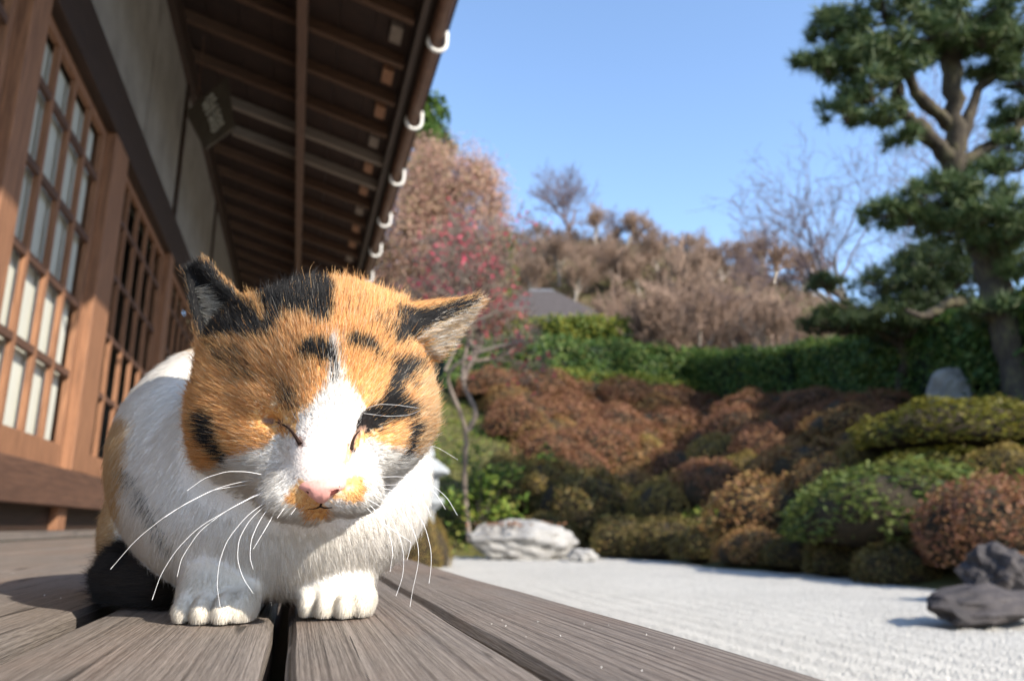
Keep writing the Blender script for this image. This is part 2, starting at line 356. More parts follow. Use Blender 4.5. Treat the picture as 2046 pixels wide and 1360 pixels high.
# gutter: half-round trough
th = np.linspace(math.pi, 2*math.pi, 9); gxr = [(.556+.040*math.cos(a), 2.53+.040*math.sin(a)) for a in th]; gxi = [(.556+.036*math.cos(a), 2.53+.036*math.sin(a)) for a in th[::-1]]
pr = gxr+gxi; m_ = len(pr)
mb = BB(); V = [(x, y, z) for y in (-1.5, 12.4) for x, z in pr]
mb.add(V, [(j, (j+1) % m_, m_+(j+1) % m_, m_+j) for j in range(m_)]+[tuple(range(m_))[::-1], tuple(range(m_, 2*m_))])
gut = part('gutter', M['copper'], mb); PINV[gut.name] = Matrix.Identity(4)
for yy in (.95, 1.77, 2.6, 3.42, 4.24, 5.06, 5.87, 6.6, 7.4, 8.2, 9.0, 9.8, 10.6, 11.4, 12.2):
    pts = [(.507, 2.515)]+[(.556+.049*math.cos(a), 2.475+.052*math.sin(a)) for a in np.linspace(math.pi, 2*math.pi, 9)]+[(.606, 2.53), (.606, 2.585)]
    mb = BB()
    P3 = [(x, yy, z) for x, z in pts]; mb.tube(P3, .0105, 6)
    mb.build('gutter_hook', M['hook'], gut, True)
    BB().tube([(.49, yy, 2.66), (.604, yy, 2.583)], .005, 5).build('hook_arm', M['copper'], gut, True)
# hanging sign board, at right angles to the wall
cr = [(-.757, 2.361), (-.629, 2.142), (-.48, 2.308), (-.548, 2.626)]
sg = empty('signboard', (-.62, 4.3, 2.14)); tag(sg, 'old wooden signboard with white brush lettering hung under the eaves', 'sign')
mb = MB(); o = np.array([-.62, 4.3, 2.14])
mb.add([np.array((x, y, z))-o for y in (4.29, 4.315) for x, z in cr], [(0, 1, 2, 3), (7, 6, 5, 4), (0, 4, 5, 1), (1, 5, 6, 2), (2, 6, 7, 3), (3, 7, 4, 0)])
mb.build('board', M['sign'], sg, bevel=.003)
def sgp(u, v):       # u across, v up, bilinear on the board
    a, b, c, d = [np.array(q) for q in (cr[1], cr[2], cr[3], cr[0])]
    q = a*(1-u)*(1-v)+b*u*(1-v)+c*u*v+d*(1-u)*v; return np.array((q[0], 4.2875, q[1]))-o
strokes = [((.35, .82), (.62, .9)), ((.48, .92), (.50, .70)), ((.34, .73), (.66, .79)), ((.36, .60), (.47, .68)), ((.64, .62), (.54, .70)), ((.40, .62), (.66, .64)),
           ((.36, .47), (.68, .53)), ((.50, .56), (.52, .40)), ((.38, .40), (.66, .44)), ((.40, .40), (.36, .22)), ((.66, .44), (.66, .26)), ((.38, .30), (.66, .33)), ((.36, .20), (.70, .24)), ((.52, .42), (.52, .22))]
for a, b in strokes:
    p, q = sgp(*a), sgp(*b); mb = MB(); d = (q-p)/np.linalg.norm(q-p); s = np.array((-d[2], 0, d[0]))
    prof = [(0, .006), (.25, .008), (.7, .006), (1, .009)]; v = []
    for tt, wd in prof:
        for sgn in (-1, 1):
            for yo in (-.002, .0015): v.append(p+(q-p)*tt+s*wd*sgn+np.array((0, yo, 0)))
    f = []
    for i in range(3):
        k = i*4; f += [(k, k+4, k+6, k+2), (k+1, k+3, k+7, k+5), (k, k+1, k+5, k+4), (k+2, k+6, k+7, k+3)]
    f += [(0, 2, 3, 1), (12, 13, 15, 14)]; mb.add(v, f); mb.build('letter_stroke', M['letter'], sg)
MB().tube([(-.08, 0, .35), (-.08, 0, .74)], .004, 5).build('hanger', M['copper'], sg)
# ------------------------------------------------------------------ garden: clipped azalea mounds
def mound_mesh(seed, n=3600):
    r = np.random.default_rng(seed)
    ph = r.uniform(0, 6.3, 8)
    def rad(th, z):
        return 1+.11*np.sin(2*th+ph[0])+.08*np.sin(3*th+ph[1])*(1-.5*z)+.06*np.sin(5*th+ph[2]+4*z)+.05*np.sin(7*th+ph[3])*np.sin(6*z+ph[4])
    z = r.uniform(-.25, 1, n)**1; th = r.uniform(0, 2*math.pi, n); c = np.sqrt(np.clip(1-z*z, 0, 1))
    D = np.stack([c*np.cos(th), c*np.sin(th), z], 1); rr = rad(th, z)*r.uniform(.93, 1.03, n)
    return D*rr[:, None], D
def make_mound(seed, leaf=.085, n=3600):
    P, N = mound_mesh(seed, n); r = np.random.default_rng(seed+50)
    Q = leaf_quads(P, N, leaf, leaf*.6, .75, r)
    P2, N2 = mound_mesh(seed, n//5); k = r.uniform(1.0, 1.09, len(P2))[:, None]
    Q2 = leaf_quads(P2*k, np.cross(N2, r.normal(size=N2.shape)), leaf*1.1, leaf*.45, .5, r)
    core = quads_mesh('mound_foliage', np.concatenate([Q, Q2]), None)
    return core
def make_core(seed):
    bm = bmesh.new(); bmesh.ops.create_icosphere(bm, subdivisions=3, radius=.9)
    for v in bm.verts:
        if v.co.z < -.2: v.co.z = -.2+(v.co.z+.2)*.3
    me = bpy.data.meshes.new('mound_shade_core'); bm.to_mesh(me); bm.free(); me.shade_smooth(); me.materials.append(M['mound_core']); return me
M['mound_core'] = mottled('azalea_shade_core', (.018, .014, .008), (.05, .035, .018), 18, .95, .5, .02)  # solid core under the leaves, inner shade put into its near-black colour
MND = [make_mound(s) for s in range(100, 106)]; CORE = make_core(1)
for me in MND: me.materials.append(L['rb'])
MLAB = {'rb': ('rounded red-brown winter azalea mound clipped on the garden bank', 'red-brown azalea mounds on the bank'),
        'br': ('rounded dull brown azalea mound clipped on the garden bank', 'brown azalea mounds on the bank'),
        'ol': ('rounded olive-yellow azalea mound clipped on the garden bank', 'olive azalea mounds on the bank'),
        'dk': ('low dark green-brown azalea mound at the foot of the bank', 'dark azalea mounds along the foot of the bank')}
def mound(px, py, rx, ry, kind, k, label=None):
    P, t = hit(px, py+ry*.75)
    s = rx*t/FPX*1.34; h = ry*t/FPX*1.5
    o = empty('azalea_mound', P+np.array([0, 0, -.03])); lab, grp = (label, None) if label else MLAB[kind]
    
    if not label:
        row = 'in the top row below the hedges' if py < 825 else 'in the second row from the hedges' if py < 880 else 'halfway down the bank' if py < 945 else 'low on the bank above the gravel' if py < 1050 else 'beside the gravel edge'
        lab = {'rb': 'rounded red-brown winter azalea mound ', 'br': 'rounded dull brown azalea mound ', 'ol': 'rounded olive-yellow azalea mound ', 'dk': 'dark green-brown azalea mound '}[kind]+row; grp = grp.replace(' on the bank', '')+' '+row if 'foot' not in grp else 'dark azalea mounds '+row
    tag(o, lab, 'shrub', grp)
    fo = bpy.data.objects.new('foliage', MND[k % 6]); link(fo, o)
    fo.material_slots[0].link = 'OBJECT'; fo.material_slots[0].material = L[kind]
    fo.scale = (s, s*.95, h); fo.rotation_euler = (0, 0, k*1.37); fo.location = (0, 0, h*.2)
    c = bpy.data.objects.new('shade_core', CORE); link(c, o); c.scale = (s*.98, s*.93, h*.97); c.location = (0, 0, h*.2)
    return o
ML = [(985, 770, 60, 32, 'rb'), (1075, 775, 60, 34, 'rb'), (1165, 780, 62, 32, 'rb'), (1255, 790, 62, 32, 'rb'), (1345, 803, 62, 30, 'rb'), (1440, 812, 72, 30, 'rb'), (1530, 815, 72, 32, 'rb'), (1625, 805, 62, 28, 'rb'), (1735, 812, 78, 30, 'rb'),
      (1050, 838, 62, 45, 'rb'), (1140, 838, 62, 42, 'rb'), (1225, 852, 62, 42, 'rb'), (1312, 856, 70, 40, 'rb'), (1400, 852, 72, 36, 'rb'), (1492, 850, 72, 36, 'rb'), (1596, 856, 64, 33, 'rb'), (1705, 848, 84, 36, 'br'),
      (1110, 905, 62, 46, 'rb'), (1200, 892, 72, 50, 'rb'), (1285, 915, 45, 42, 'ol'), (1362, 935, 74, 44, 'rb'), (1452, 912, 62, 42, 'ol'), (1540, 895, 62, 46, 'rb'), (1622, 925, 80, 44, 'br'), (1745, 915, 55, 38, 'ol'), (2015, 925, 66, 38, 'ol'),
      (1010, 965, 62, 55, 'dk'), (1085, 970, 62, 52, 'ol'), (1165, 1005, 84, 66, 'dk'), (1262, 985, 55, 48, 'br'), (1335, 1005, 62, 52, 'ol'), (1428, 968, 62, 48, 'rb'), (1545, 1012, 94, 58, 'br'), (1680, 985, 60, 46, 'dk'),
      (1255, 1070, 62, 38, 'dk'), (1340, 1072, 62, 38, 'dk'), (1430, 1082, 62, 34, 'dk'), (1510, 1088, 62, 34, 'br'), (1605, 1098, 62, 30, 'dk'), (1705, 1105, 66, 38, 'dk'), (1810, 1122, 76, 40, 'dk'), (1090, 1065, 60, 38, 'dk'), (1910, 1080, 70, 40, 'dk')]
ML += [(a[0]+44, a[1]+26, a[2]*.85, a[3]*.85, a[4] if a[4] != 'rb' or i % 3 else 'br') for i, a in enumerate(ML) if a[4] != 'dk' and a[1] < 960 and not (a[0] > 1640 and a[1] > 870)]
for k, a in enumerate(ML): mound(*a, k)
mound(1905, 852, 150, 50, 'yg', 44, 'long low yellow-green azalea mound below the standing pale rock')
mound(1850, 935, 112, 42, 'yg', 46, 'flat-topped light green azalea mound behind the large green one')
mound(1800, 1010, 158, 78, 'gr', 45, 'large fresh green azalea mound, biggest on the bank')
mound(2000, 1045, 118, 88, 'rb', 47, 'large dark red-brown azalea mound behind the dark rocks')
# round bush by the veranda
P = onz(838, 1132, -.45); t = float((P-CP)@fw)
o = empty('round_bush', P); tag(o, 'small round orange-green bush beside the far end of the veranda', 'shrub')
fo = link(bpy.data.objects.new('foliage', make_mound(120, .05, 5000)), o); fo.data.materials.append(L['ol2'] if 'ol2' in L else leafmat('bush_orange_green', [(.16, .13, .03), (.24, .17, .04), (.30, .17, .06), (.2, .2, .05)]))
s = 66*t/FPX; fo.scale = (s, s, s*1.35); fo.location = (0, 0, s*.25)
c = link(bpy.data.objects.new('shade_core', CORE), o); c.scale = (s*.98, s*.98, s*1.3); c.location = (0, 0, s*.25)
# leafy ground cover between the mounds
n = 36000
X = rng.uniform(-5.0, 12.5, n); Y = rng.uniform(4.5, 19.5, n); d = np.maximum(X-5.25, Y-12.7); ok = (d > .1) & (d < 6.2)
P = np.stack([X, Y, terrain(X, Y)+rng.uniform(.01, .16, n)], 1)[ok]
o = link(bpy.data.objects.new('ground_cover', quads_mesh('ground_cover', leaf_quads(P, np.array([[.2, -.3, 1.]]).repeat(len(P), 0), .09, .05, .8), L['weed'])))
tag(o, 'small yellow-green leaves and moss between the azaleas', 'ground cover', kind='stuff')
# ------------------------------------------------------------------ hedges
def hedge(A, B, h, dep, label, mat, n=9000, leaf=.1, seed=1, droop=0):
    r = np.random.default_rng(seed); A = np.array(A); B = np.array(B); za, zb = float(terrain(A[0], A[1])), float(terrain(B[0], B[1])); top_ = (A[2]+B[2])/2+h; A[2] = min(A[2], za)-.05; B[2] = min(B[2], zb)-.05; h = top_-(A[2]+B[2])/2; n = int(n*1.35); Lh = np.linalg.norm((B-A)[:2]); d = (B-A)/np.linalg.norm(B-A)
    nr = unit(np.cross(d, np.array([0, 0, 1.]))); e = empty('hedge', A); tag(e, label, 'hedge')
    u = r.uniform(0, 1, n); top = r.uniform(0, 1, n) < .35
    a = np.where(top, r.uniform(-1, 1, n), np.sign(r.uniform(-.75, .25, n))*-1); zz = np.where(top, 1, r.uniform(-.1, 1, n))
    edge = 1-.18*np.where(top, np.abs(a)**4, np.clip((zz-.7)/.3, 0, 1)**3)
    lump = 1+.14*np.sin(u*Lh*1.9+seed)+.09*np.sin(u*Lh*4.3+zz*5)
    P = (B-A)[None]*u[:, None]+nr[None]*(a*dep*.5*edge*lump)[:, None]+np.array([[0, 0, 1.]])*(zz*h*np.where(top, edge*(1+.06*np.sin(u*Lh*2.7)+.05*np.sin(u*Lh*1.1+seed)), 1))[:, None]
    P += r.normal(size=P.shape)*.06
    N = np.where(top[:, None], np.array([[0, 0, 1.]]), nr[None]*a[:, None]+np.array([[0, 0, .3]]))
    link(bpy.data.objects.new('foliage', quads_mesh('hedge_foliage', leaf_quads(P, N, leaf, leaf*.6, .7, r), mat)), e)
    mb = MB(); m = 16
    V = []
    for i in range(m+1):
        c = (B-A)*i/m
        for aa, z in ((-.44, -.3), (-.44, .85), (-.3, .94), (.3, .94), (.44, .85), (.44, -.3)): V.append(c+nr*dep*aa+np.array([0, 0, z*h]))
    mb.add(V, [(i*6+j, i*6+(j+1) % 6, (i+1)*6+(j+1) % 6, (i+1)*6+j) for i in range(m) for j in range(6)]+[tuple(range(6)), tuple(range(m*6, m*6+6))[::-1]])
    mb.build('shade_core', M['hedge_core'], e)
    return e
M['hedge_core'] = mottled('hedge_shade_core', (.006, .012, .005), (.015, .025, .009), 9, .95, .5, .02)  # solid hedge filling; near-black colour stands in for shade between leaves
def pt(px, py, t): return at(px, py, t)
def gh(px, py): return hit(px, py)[0]
def tz(x, y, dz=0): return (x, y, float(terrain(x, y))+dz)
def gs(px, py): return hit(px, py)[1]/FPX
hedge(tz(3.6, 19.95), tz(12.0, 19.95), 1.38, 1.2, 'long dark green hedge below the thatched roof', L['hedge'], 12000, .13, 3)
hedge(tz(6.2, 19.0), tz(11.2, 18.95), .72, .6, 'low bright green hedge in front of the long dark hedge', L['yhedge'], 4500, .10, 5)
hedge(gh(1400, 796), gh(1620, 800), 90*gs(1510, 798), 1.0, 'short dark hedge behind the thin grey bare tree', L['hedge'], 6000, .11, 6)
hedge(tz(11.3, 14.75), tz(9.2, 6.2), 1.0, .9, 'tall dark green hedge behind the standing pale rock', L['hedge'], 13000, .11, 7)
hedge(pt(985, 700, 24.5), pt(1265, 700, 23.5), .95, 1.6, 'sunlit yellow-green hedge with yellow flowers under the thatched roof', L['yhedge'], 8000, .13, 8)
# ------------------------------------------------------------------ thatched house
Bp = at(1085, 690, 31); e = empty('thatched_house', Bp); tag(e, 'house with a steep grey thatched roof beyond the hedges', 'house')
sc = 31/FPX; ex = unit(np.cross(fw, [0, 0, 1.])); ey = unit(np.array([fw[0], fw[1], 0]))
def hp(x, d, z): return ex*x*sc+ey*d+np.array([0, 0, z*sc])
mb = MB(); hw = 155
ring = lambda x, d0, d1, z: [hp(-x, d0, z), hp(x, d0, z), hp(x, d1, z), hp(-x, d1, z)]
V = []
prof = [(hw, -1.2, 4.4, 18), (hw-2, -1.25, 4.45, 30), (105, -.4, 3.7, 68), (60, .5, 2.9, 105), (28, 1.2, 2.2, 134)]
for q in prof: V += ring(*q)
F = [(i*4+j, i*4+(j+1) % 4, i*4+4+(j+1) % 4, i*4+4+j) for i in range(len(prof)-1) for j in range(4)]+[(3, 2, 1, 0), tuple(range(16, 20))]
mb.add(V, F); mb.build('roof', M['thatch'], e, bevel=.08)
mb = MB(); V = ring(30, 1.15, 2.25, 132)+ring(22, 1.5, 1.9, 141); mb.add(V, [(0, 1, 5, 4), (1, 2, 6, 5), (2, 3, 7, 6), (3, 0, 4, 7), (4, 5, 6, 7), (3, 2, 1, 0)]); mb.build('ridge_cap', M['tile'], e)
mb = MB(); V = ring(118, .2, 3.2, -190)+ring(118, .2, 3.2, 19); mb.add(V, [(0, 1, 5, 4), (1, 2, 6, 5), (2, 3, 7, 6), (3, 0, 4, 7), (4, 5, 6, 7), (3, 2, 1, 0)]); mb.build('wall', M['plaster'], e)
# ------------------------------------------------------------------ trees
def grow(seed, height, levels=5, spread=.55, trunk_r=.09, up_pull=.25, nb=(3, 4), shrink=.72, straight=.12, first=.35, minr=.006):
    """bare tree: list of polylines (pts, r0, r1, level)"""
    r = np.random.default_rng(seed); out = []
    def br(p, d, ln, rad, lv):
        k = 5 if lv == 0 else 4; pts = [p]; dirs = []
        for i in range(k):
            d = unit(d+r.normal(size=3)*straight*(1+lv*.35)+np.array([0, 0, up_pull*.12*lv])); p = p+d*ln/k; pts.append(p); dirs.append(d)
        r1 = max(rad*.6, minr*.7); out.append((np.array(pts), rad, r1, lv))
        if lv >= levels: return
        n = r.integers(nb[0], nb[1]+1)+(1 if lv == 0 else 0)
        for i in range(n):
            f = r.uniform(first, 1.0) if i else 1.; j = min(int(f*k), k-1); q = pts[j]+(pts[j+1]-pts[j])*(f*k-j)
            ax = unit(np.cross(dirs[j], r.normal(size=3))); sp = spread*r.uniform(.6, 1.25)*(1 if i else .5)
            nd = unit(dirs[j]*math.cos(sp)+ax*math.sin(sp)+np.array([0, 0, up_pull*.5]))
            br(q, nd, ln*shrink*r.uniform(.8, 1.15), max(rad*.62*(1.1-.4*f), minr), lv+1)
    br(np.zeros(3), np.array([.05, 0, 1.]), height*.30, trunk_r, 0)
    return out
def tree_meshes(br, mt, mw, split=2):
    a, b = MB(), MB()
    for pts, r0, r1, lv in br:
        (a if lv < split else b).tube(pts, np.linspace(r0, r1, len(pts)), 7 if lv == 0 else 5 if lv < 3 else 3, cap=lv < 2)
    return a.mesh('trunk', mt, True), b.mesh('twigs', mw, True)
def place_tree(name, meshes, P, s, rz, label, group=None, parts=('trunk', 'crown'), tilt=0):
    e = empty(name, P); tag(e, label, 'tree', group); e.rotation_euler = (0, tilt, rz); e.scale = (s, s, s)
    for nm, me in zip(parts, meshes): link(bpy.data.objects.new(nm, me), e)
    return e
M['pale_trunk'] = mottled('pale_trunk', (.20, .165, .135), (.36, .31, .26), 6, .9, 0, 0); M['haze_twig'] = mottled('pinkish_brown_twig', (.19, .125, .09), (.33, .225, .165), .8, .9, 0, 0)
TR = [tree_meshes(grow(s, 4.2, 5, .55, .10, .24, (4, 4), .74, first=.25, minr=.013), M['pale_trunk'], M['haze_twig']) for s in (11, 12, 13, 14)]
def skyline(px):
    for py in range(420, 700, 3):
        if hit(px, py)[1] > 2: return py
    return 700
def bt(P, s, label, group):
    global kt
    place_tree('bare_tree', TR[kt % 4], P, s, kt*1.1, label, group); kt += 1
kt = 0
for px in range(1040, 1640, 36):                       # along the crest
    px = px+10*math.sin(px); P, t = hit(px, skyline(px)+7); bt(P, (72+22*math.sin(px*.7))*t/FPX/3.6, 'bare brown tree on the upper slope below the hill crest', 'bare trees on the upper slope')
for k in range(18):                                   # halfway up
    px = 1010+34*k+9*math.sin(k*2.3); P, t = hit(px, 585+22*math.sin(k*1.9)); bt(P, (108+24*math.sin(k*3.1))*t/FPX/3.3, 'bare brown tree halfway up the wooded hillside', 'bare trees halfway up the hillside')
for k, (px, top) in enumerate([(1230, 575), (1275, 550), (1315, 560), (1352, 530), (1400, 545), (1440, 510), (1485, 520), (1530, 540), (1575, 575), (1300, 560), (1420, 550), (1510, 560)]):
    t = 26+3.5*math.sin(k*2.7); P = at(px, 690, t); P[2] = terrain(P[0], P[1]); h = at(px, top, t)[2]-P[2]
    bt(P, h/3.4, 'bare reddish-twigged tree with pale trunk standing just above the hedges', 'bare trees above the hedges')
# brushwood that covers the hillside
n = 75000; PX = rng.uniform(480, 1760, n); T = 26+60*rng.uniform(0, 1, n)**.8
D = fw[None]+((PX-1023)/FPX)[:, None]*rt[None]; XY = T[:, None]*D[:, :2]; z = terrain(XY[:, 0], XY[:, 1])
P = np.stack([XY[:, 0], XY[:, 1], z+rng.uniform(0, 1, n)**1.6*(.9+.5*np.sin(XY[:, 0]*.55)*np.sin(XY[:, 1]*.4))], 1)
o = link(bpy.data.objects.new('hillside_brush', quads_mesh('hillside_brush', leaf_quads(P, np.array([[-.2, -.8, .5]]).repeat(n, 0), .55, .10, .6), leafmat('brush_twig', [(.09, .055, .038), (.16, .10, .07), (.22, .135, .10), (.12, .11, .045), (.19, .115, .085)]))))
tag(o, 'brown winter brushwood covering the hillside', 'brushwood', kind='stuff')
# lone tree on the hill top
tv = tree_meshes(grow(31, 5, 6, .62, .13, .18, (3, 4), .76, first=.2), M['violet_twig'], M['violet_twig'])
P, t_ = hit(1140, skyline(1140)+5); place_tree('bare_tree', tv, P, 215*t_/FPX/5.4, .4, 'wide bare violet-grey tree on the crest of the hill')
P, t_ = hit(1232, skyline(1232)+4); place_tree('bare_tree', tv, P, 90*t_/FPX/5.4, 2.4, 'small bare violet-grey tree beside the wide one on the hill crest')
# bare tree behind the pine
tb = tree_meshes(grow(42, 7, 6, .55, .15, .12, (3, 3), .78, first=.3), M['bark'], M['violet_twig'])
P = at(1868, 770, 15.5); P[2] = min(P[2], float(terrain(P[0], P[1]))); place_tree('bare_tree', tb, P, .98, 2.2, 'tall bare tree with spreading dark twigs behind the pine', tilt=-.28)
P = at(1775, 770, 17); P[2] = min(P[2], float(terrain(P[0], P[1]))); place_tree('bare_tree', tb, P, .95, 4.4, 'leaning bare tree reaching over the clipped pine', tilt=-.25)
ts = tree_meshes(grow(51, 2.4, 4, .55, .045, .15, (2, 3), .78, .2, minr=.007), M['grey_twig'], M['grey_twig'])
P = hit(1545, 806)[0]; place_tree('bare_tree', ts, P, 1.35, .8, 'thin pale grey bare tree in front of the dark hedge', tilt=-.2)
# brown tree with a haze of buds, left of the hill
def leafy_tree(name, label, base, crowns, n, leaf, mat, bark, seed, trunk_r=.16, fill=.55, clump=28, sig=.13):
    """crowns: list of (centre, radii); foliage in clumps through the volume; limbs reach each clump"""
    r = np.random.default_rng(seed); base = np.array(base); base[2] = min(base[2], float(terrain(base[0], base[1]))); e = empty(name, base); tag(e, label, 'tree')
    mb = MB(); V = []; tot = sum(np.prod(c[1])**(2/3) for c in crowns)
    top = max(crowns, key=lambda c: c[0][2])[0]-base; mid = np.mean([c[0] for c in crowns], 0)-base
    spine = np.array([[0, 0, -.2], mid*[.25, .25, .35]+[.05, 0, 0], mid*[.8, .8, .75], mid*.5+top*.5])
    mb.tube(spine, [trunk_r*1.15, trunk_r, trunk_r*.7, trunk_r*.3], 8)
    for c, rad in crowns:
        c = np.array(c)-base; rad = np.array(rad)
        f = r.uniform(.35, .8); s = spine[1]*(1-f)+spine[3]*f
        mb.tube([s, (s+c)/2+r.normal(size=3)*.12*rad[0], c, c+rad*[.5, .2, .3]*r.normal(size=3)], [trunk_r*.4, trunk_r*.28, trunk_r*.15, .01], 5)
        m = max(int(n*np.prod(rad)**(2/3)/tot), 30); nc = max(m//clump, 6)
        cc = unit(r.normal(size=(nc, 3)))*(r.uniform(.25, 1, nc)**.5)[:, None]
        pick = r.integers(0, nc, m); Pq = cc[pick]+r.normal(size=(m, 3))*sig; Nn = unit(Pq)+np.array([0, 0, .4])
        V.append(leaf_quads(c+Pq*rad, Nn, leaf, leaf*fill, .8, r))
        for q in cc[::3]: mb.tube([c*1., c+q*rad*.55+r.normal(size=3)*.05*rad[0], c+q*rad], [trunk_r*.13, trunk_r*.08, .006], 3, cap=False)
    mb.build('trunk', bark, e, True)
    link(bpy.data.objects.new('crown', quads_mesh('crown', np.concatenate(V), mat)), e)
    return e
def cr_(px, py, t, rx, ry, dz=1.): return (at(px, py, t), (rx*t/FPX, rx*t/FPX*dz, ry*t/FPX))
leafy_tree('brown_tree', 'broad tree with a haze of pinkish brown buds beside the eaves', at(850, 760, 22), [cr_(900, 380, 22, 95, 90), (cr_(985, 420, 22.5, 42, 70)), cr_(830, 480, 21.5, 90, 90), cr_(930, 500, 22, 90, 80), cr_(860, 320, 22.5, 55, 45), cr_(960, 350, 22.5, 45, 40), cr_(800, 580, 22, 90, 80), cr_(960, 590, 22, 50, 60), cr_(770, 500, 22, 60, 80), cr_(880, 600, 21.5, 80, 50), cr_(840, 400, 22, 70, 70)], 46000, .11, L['autumn'], M['red_twig'], 61, .16, .35, 9, .2)
leafy_tree('conifer', 'bright green conifer rising above the pinkish brown tree', at(845, 700, 30), [cr_(868, 235, 30, 30, 50), cr_(855, 300, 30, 50, 60), cr_(850, 420, 30, 55, 90)], 7000, .22, L['conifer'], M['bark'], 62)
leafy_tree('conifer', 'olive green evergreen showing behind the red plum blossom', at(1000, 700, 26), [cr_(1005, 490, 26, 30, 40), cr_(985, 560, 26, 45, 50)], 4000, .17, L['yhedge'], M['bark'], 63)
# red plum by the lantern
pb = grow(73, 4.6, 6, .62, .085, .12, (3, 4), .74, .22, .25, .006)
tm = tree_meshes(pb, M['grey_twig'], M['grey_twig'])
Pp, tt = hit(932, 1080)
e = empty('plum_tree', Pp); tag(e, 'crooked plum tree with sparse red blossom on grey branches', 'tree')
r = np.random.default_rng(5); tips = np.concatenate([p[1:] for p, a, b, lv in pb if lv >= 4]); tips = tips[r.integers(0, len(tips), 650)]+r.normal(size=(650, 3))*.05
bl = quads_mesh('blossom', leaf_quads(tips, r.normal(size=tips.shape), .085, .08, .5, r), L['plum'])
for (px, py, t, s, rot) in ((938, 690, 13, .80, 1.9), (925, 760, 12.8, .72, 4.2)):
    for nm, me in (('branches', tm[0]), ('twigs', tm[1]), ('blossom', bl)):
        o = link(bpy.data.objects.new(nm, me), e); o.location = at(px, py, t)-Pp; o.scale = (s, s, s); o.rotation_euler = (0, -.12, rot)
# low crooked branches of the plum, beside the cat's cheek
mb = MB()
for pts, r0, r1 in [([(938, 1080, 12.8), (925, 960, 12.8), (935, 860, 12.7), (900, 780, 12.5), (890, 740, 12.4), (960, 700, 12.3), (1050, 680, 12.2)], .05, .02), ([(935, 860, 12.7), (955, 825, 12.6), (920, 760, 12.8), (935, 680, 13), (945, 600, 13), (1000, 540, 13)], .045, .015), ([(890, 740, 12.4), (930, 650, 12.6), (1000, 620, 12.6), (1060, 615, 12.6)], .025, .01)]:
    P = np.array([at(*q) for q in pts]); u = np.linspace(0, 1, len(P)); uu = np.linspace(0, 1, 18); P = np.stack([np.interp(uu, u, P[:, i]) for i in range(3)], 1)
    P[1:-1] = (P[:-2]+2*P[1:-1]+P[2:])/4; mb.tube(P-Pp, np.linspace(r0, r1, 18), 6)
link(bpy.data.objects.new('trunk', mb.mesh('trunk', M['grey_twig'], True)), e)
# leafy green shrub under the plum
P, t = hit(965, 1085); e = empty('leafy_shrub', P); tag(e, 'loose leafy green shrub growing under the plum tree', 'shrub'); r = np.random.default_rng(17)
n = 1500; cc = r.normal(size=(60, 3))*[.45, .4, .38]+[-.1, .1, .75]; Pq = cc[r.integers(0, 60, n)]+r.normal(size=(n, 3))*.10; Pq[:, 2] = np.abs(Pq[:, 2])
link(bpy.data.objects.new('foliage', quads_mesh('foliage', leaf_quads(Pq, np.array([[0, -.4, 1.]]).repeat(n, 0), .12, .07, .6, r), L['weed'])), e)
mb = MB()
for q in cc[::2]: mb.tube([[0, 0, -.1], q*[.4, .4, .5], q], [.014, .009, .004], 4, cap=False)
mb.build('stems', M['bark'], e)
# ------------------------------------------------------------------ pines
def pine(label, limbs, pads, mat, seed, tuft=.16, dens=520, needles=9):
    r = np.random.default_rng(seed); base = np.array(limbs[0][0][0]); e = empty('pine_tree', base); tag(e, label, 'tree')
    for k, (pts, r0, r1) in enumerate(limbs):
        P = np.array(pts); u = np.linspace(0, 1, len(P)); n = 6*len(P); uu = np.linspace(0, 1, n)
        P = np.stack([np.interp(uu, u, P[:, i]) for i in range(3)], 1)
        for _ in range(4): P[1:-1] = (P[:-2]+2*P[1:-1]+P[2:])/4
        rr = np.linspace(r0, r1, n)*(1+.12*np.sin(uu*23+k))
        P[1:-1] += r.normal(size=(n-2, 3))*r0*.12
        MB().tube(P-base, rr, 10).build('trunk' if k == 0 else 'limb', M['pine_bark'], e, True)
    for c, rad in pads:
        c = np.array(c)-base; rad = np.array(rad); vol = np.prod(rad)**(1/3); n = int(dens*np.clip(vol/.6, .35, 1.8))
        nc = max(n//11, 8); cc = unit(r.normal(size=(nc, 3)))*(r.uniform(.1, 1.35, nc)**.6)[:, None]; cc[:, 2] = np.abs(cc[:, 2])*.95-.3
        P = c+(cc[r.integers(0, nc, n)]+r.normal(size=(n, 3))*.12)*rad
        mb = MB()
        for q in cc[::2]: mb.tube([c-[0, 0, rad[2]*.4], c+q*rad*.5-[0, 0, rad[2]*.15], c+q*rad], [.022, .014, .006], 4, cap=False)
        ax = unit(r.normal(size=(n, 3))*.6+np.array([0, 0, .75]))
        V = []
        for j in range(needles):
            d = unit(ax+r.normal(size=(n, 3))*.6); s = unit(np.cross(d, r.normal(size=(n, 3))))*.008*tuft/.16; ln = tuft*r.uniform(.6, 1.15, (n, 1))
            V.append(np.stack([P-s, P+s, P+d*ln], 1))
        pad = link(bpy.data.objects.new('needle_pad', quads_mesh('needle_pad', np.concatenate(V), mat)), e)
        tw = mb.build('twigs', M['pine_bark'], pad, False)
    return e
def A(*q): return [at(*p) for p in q]
T = 10.5
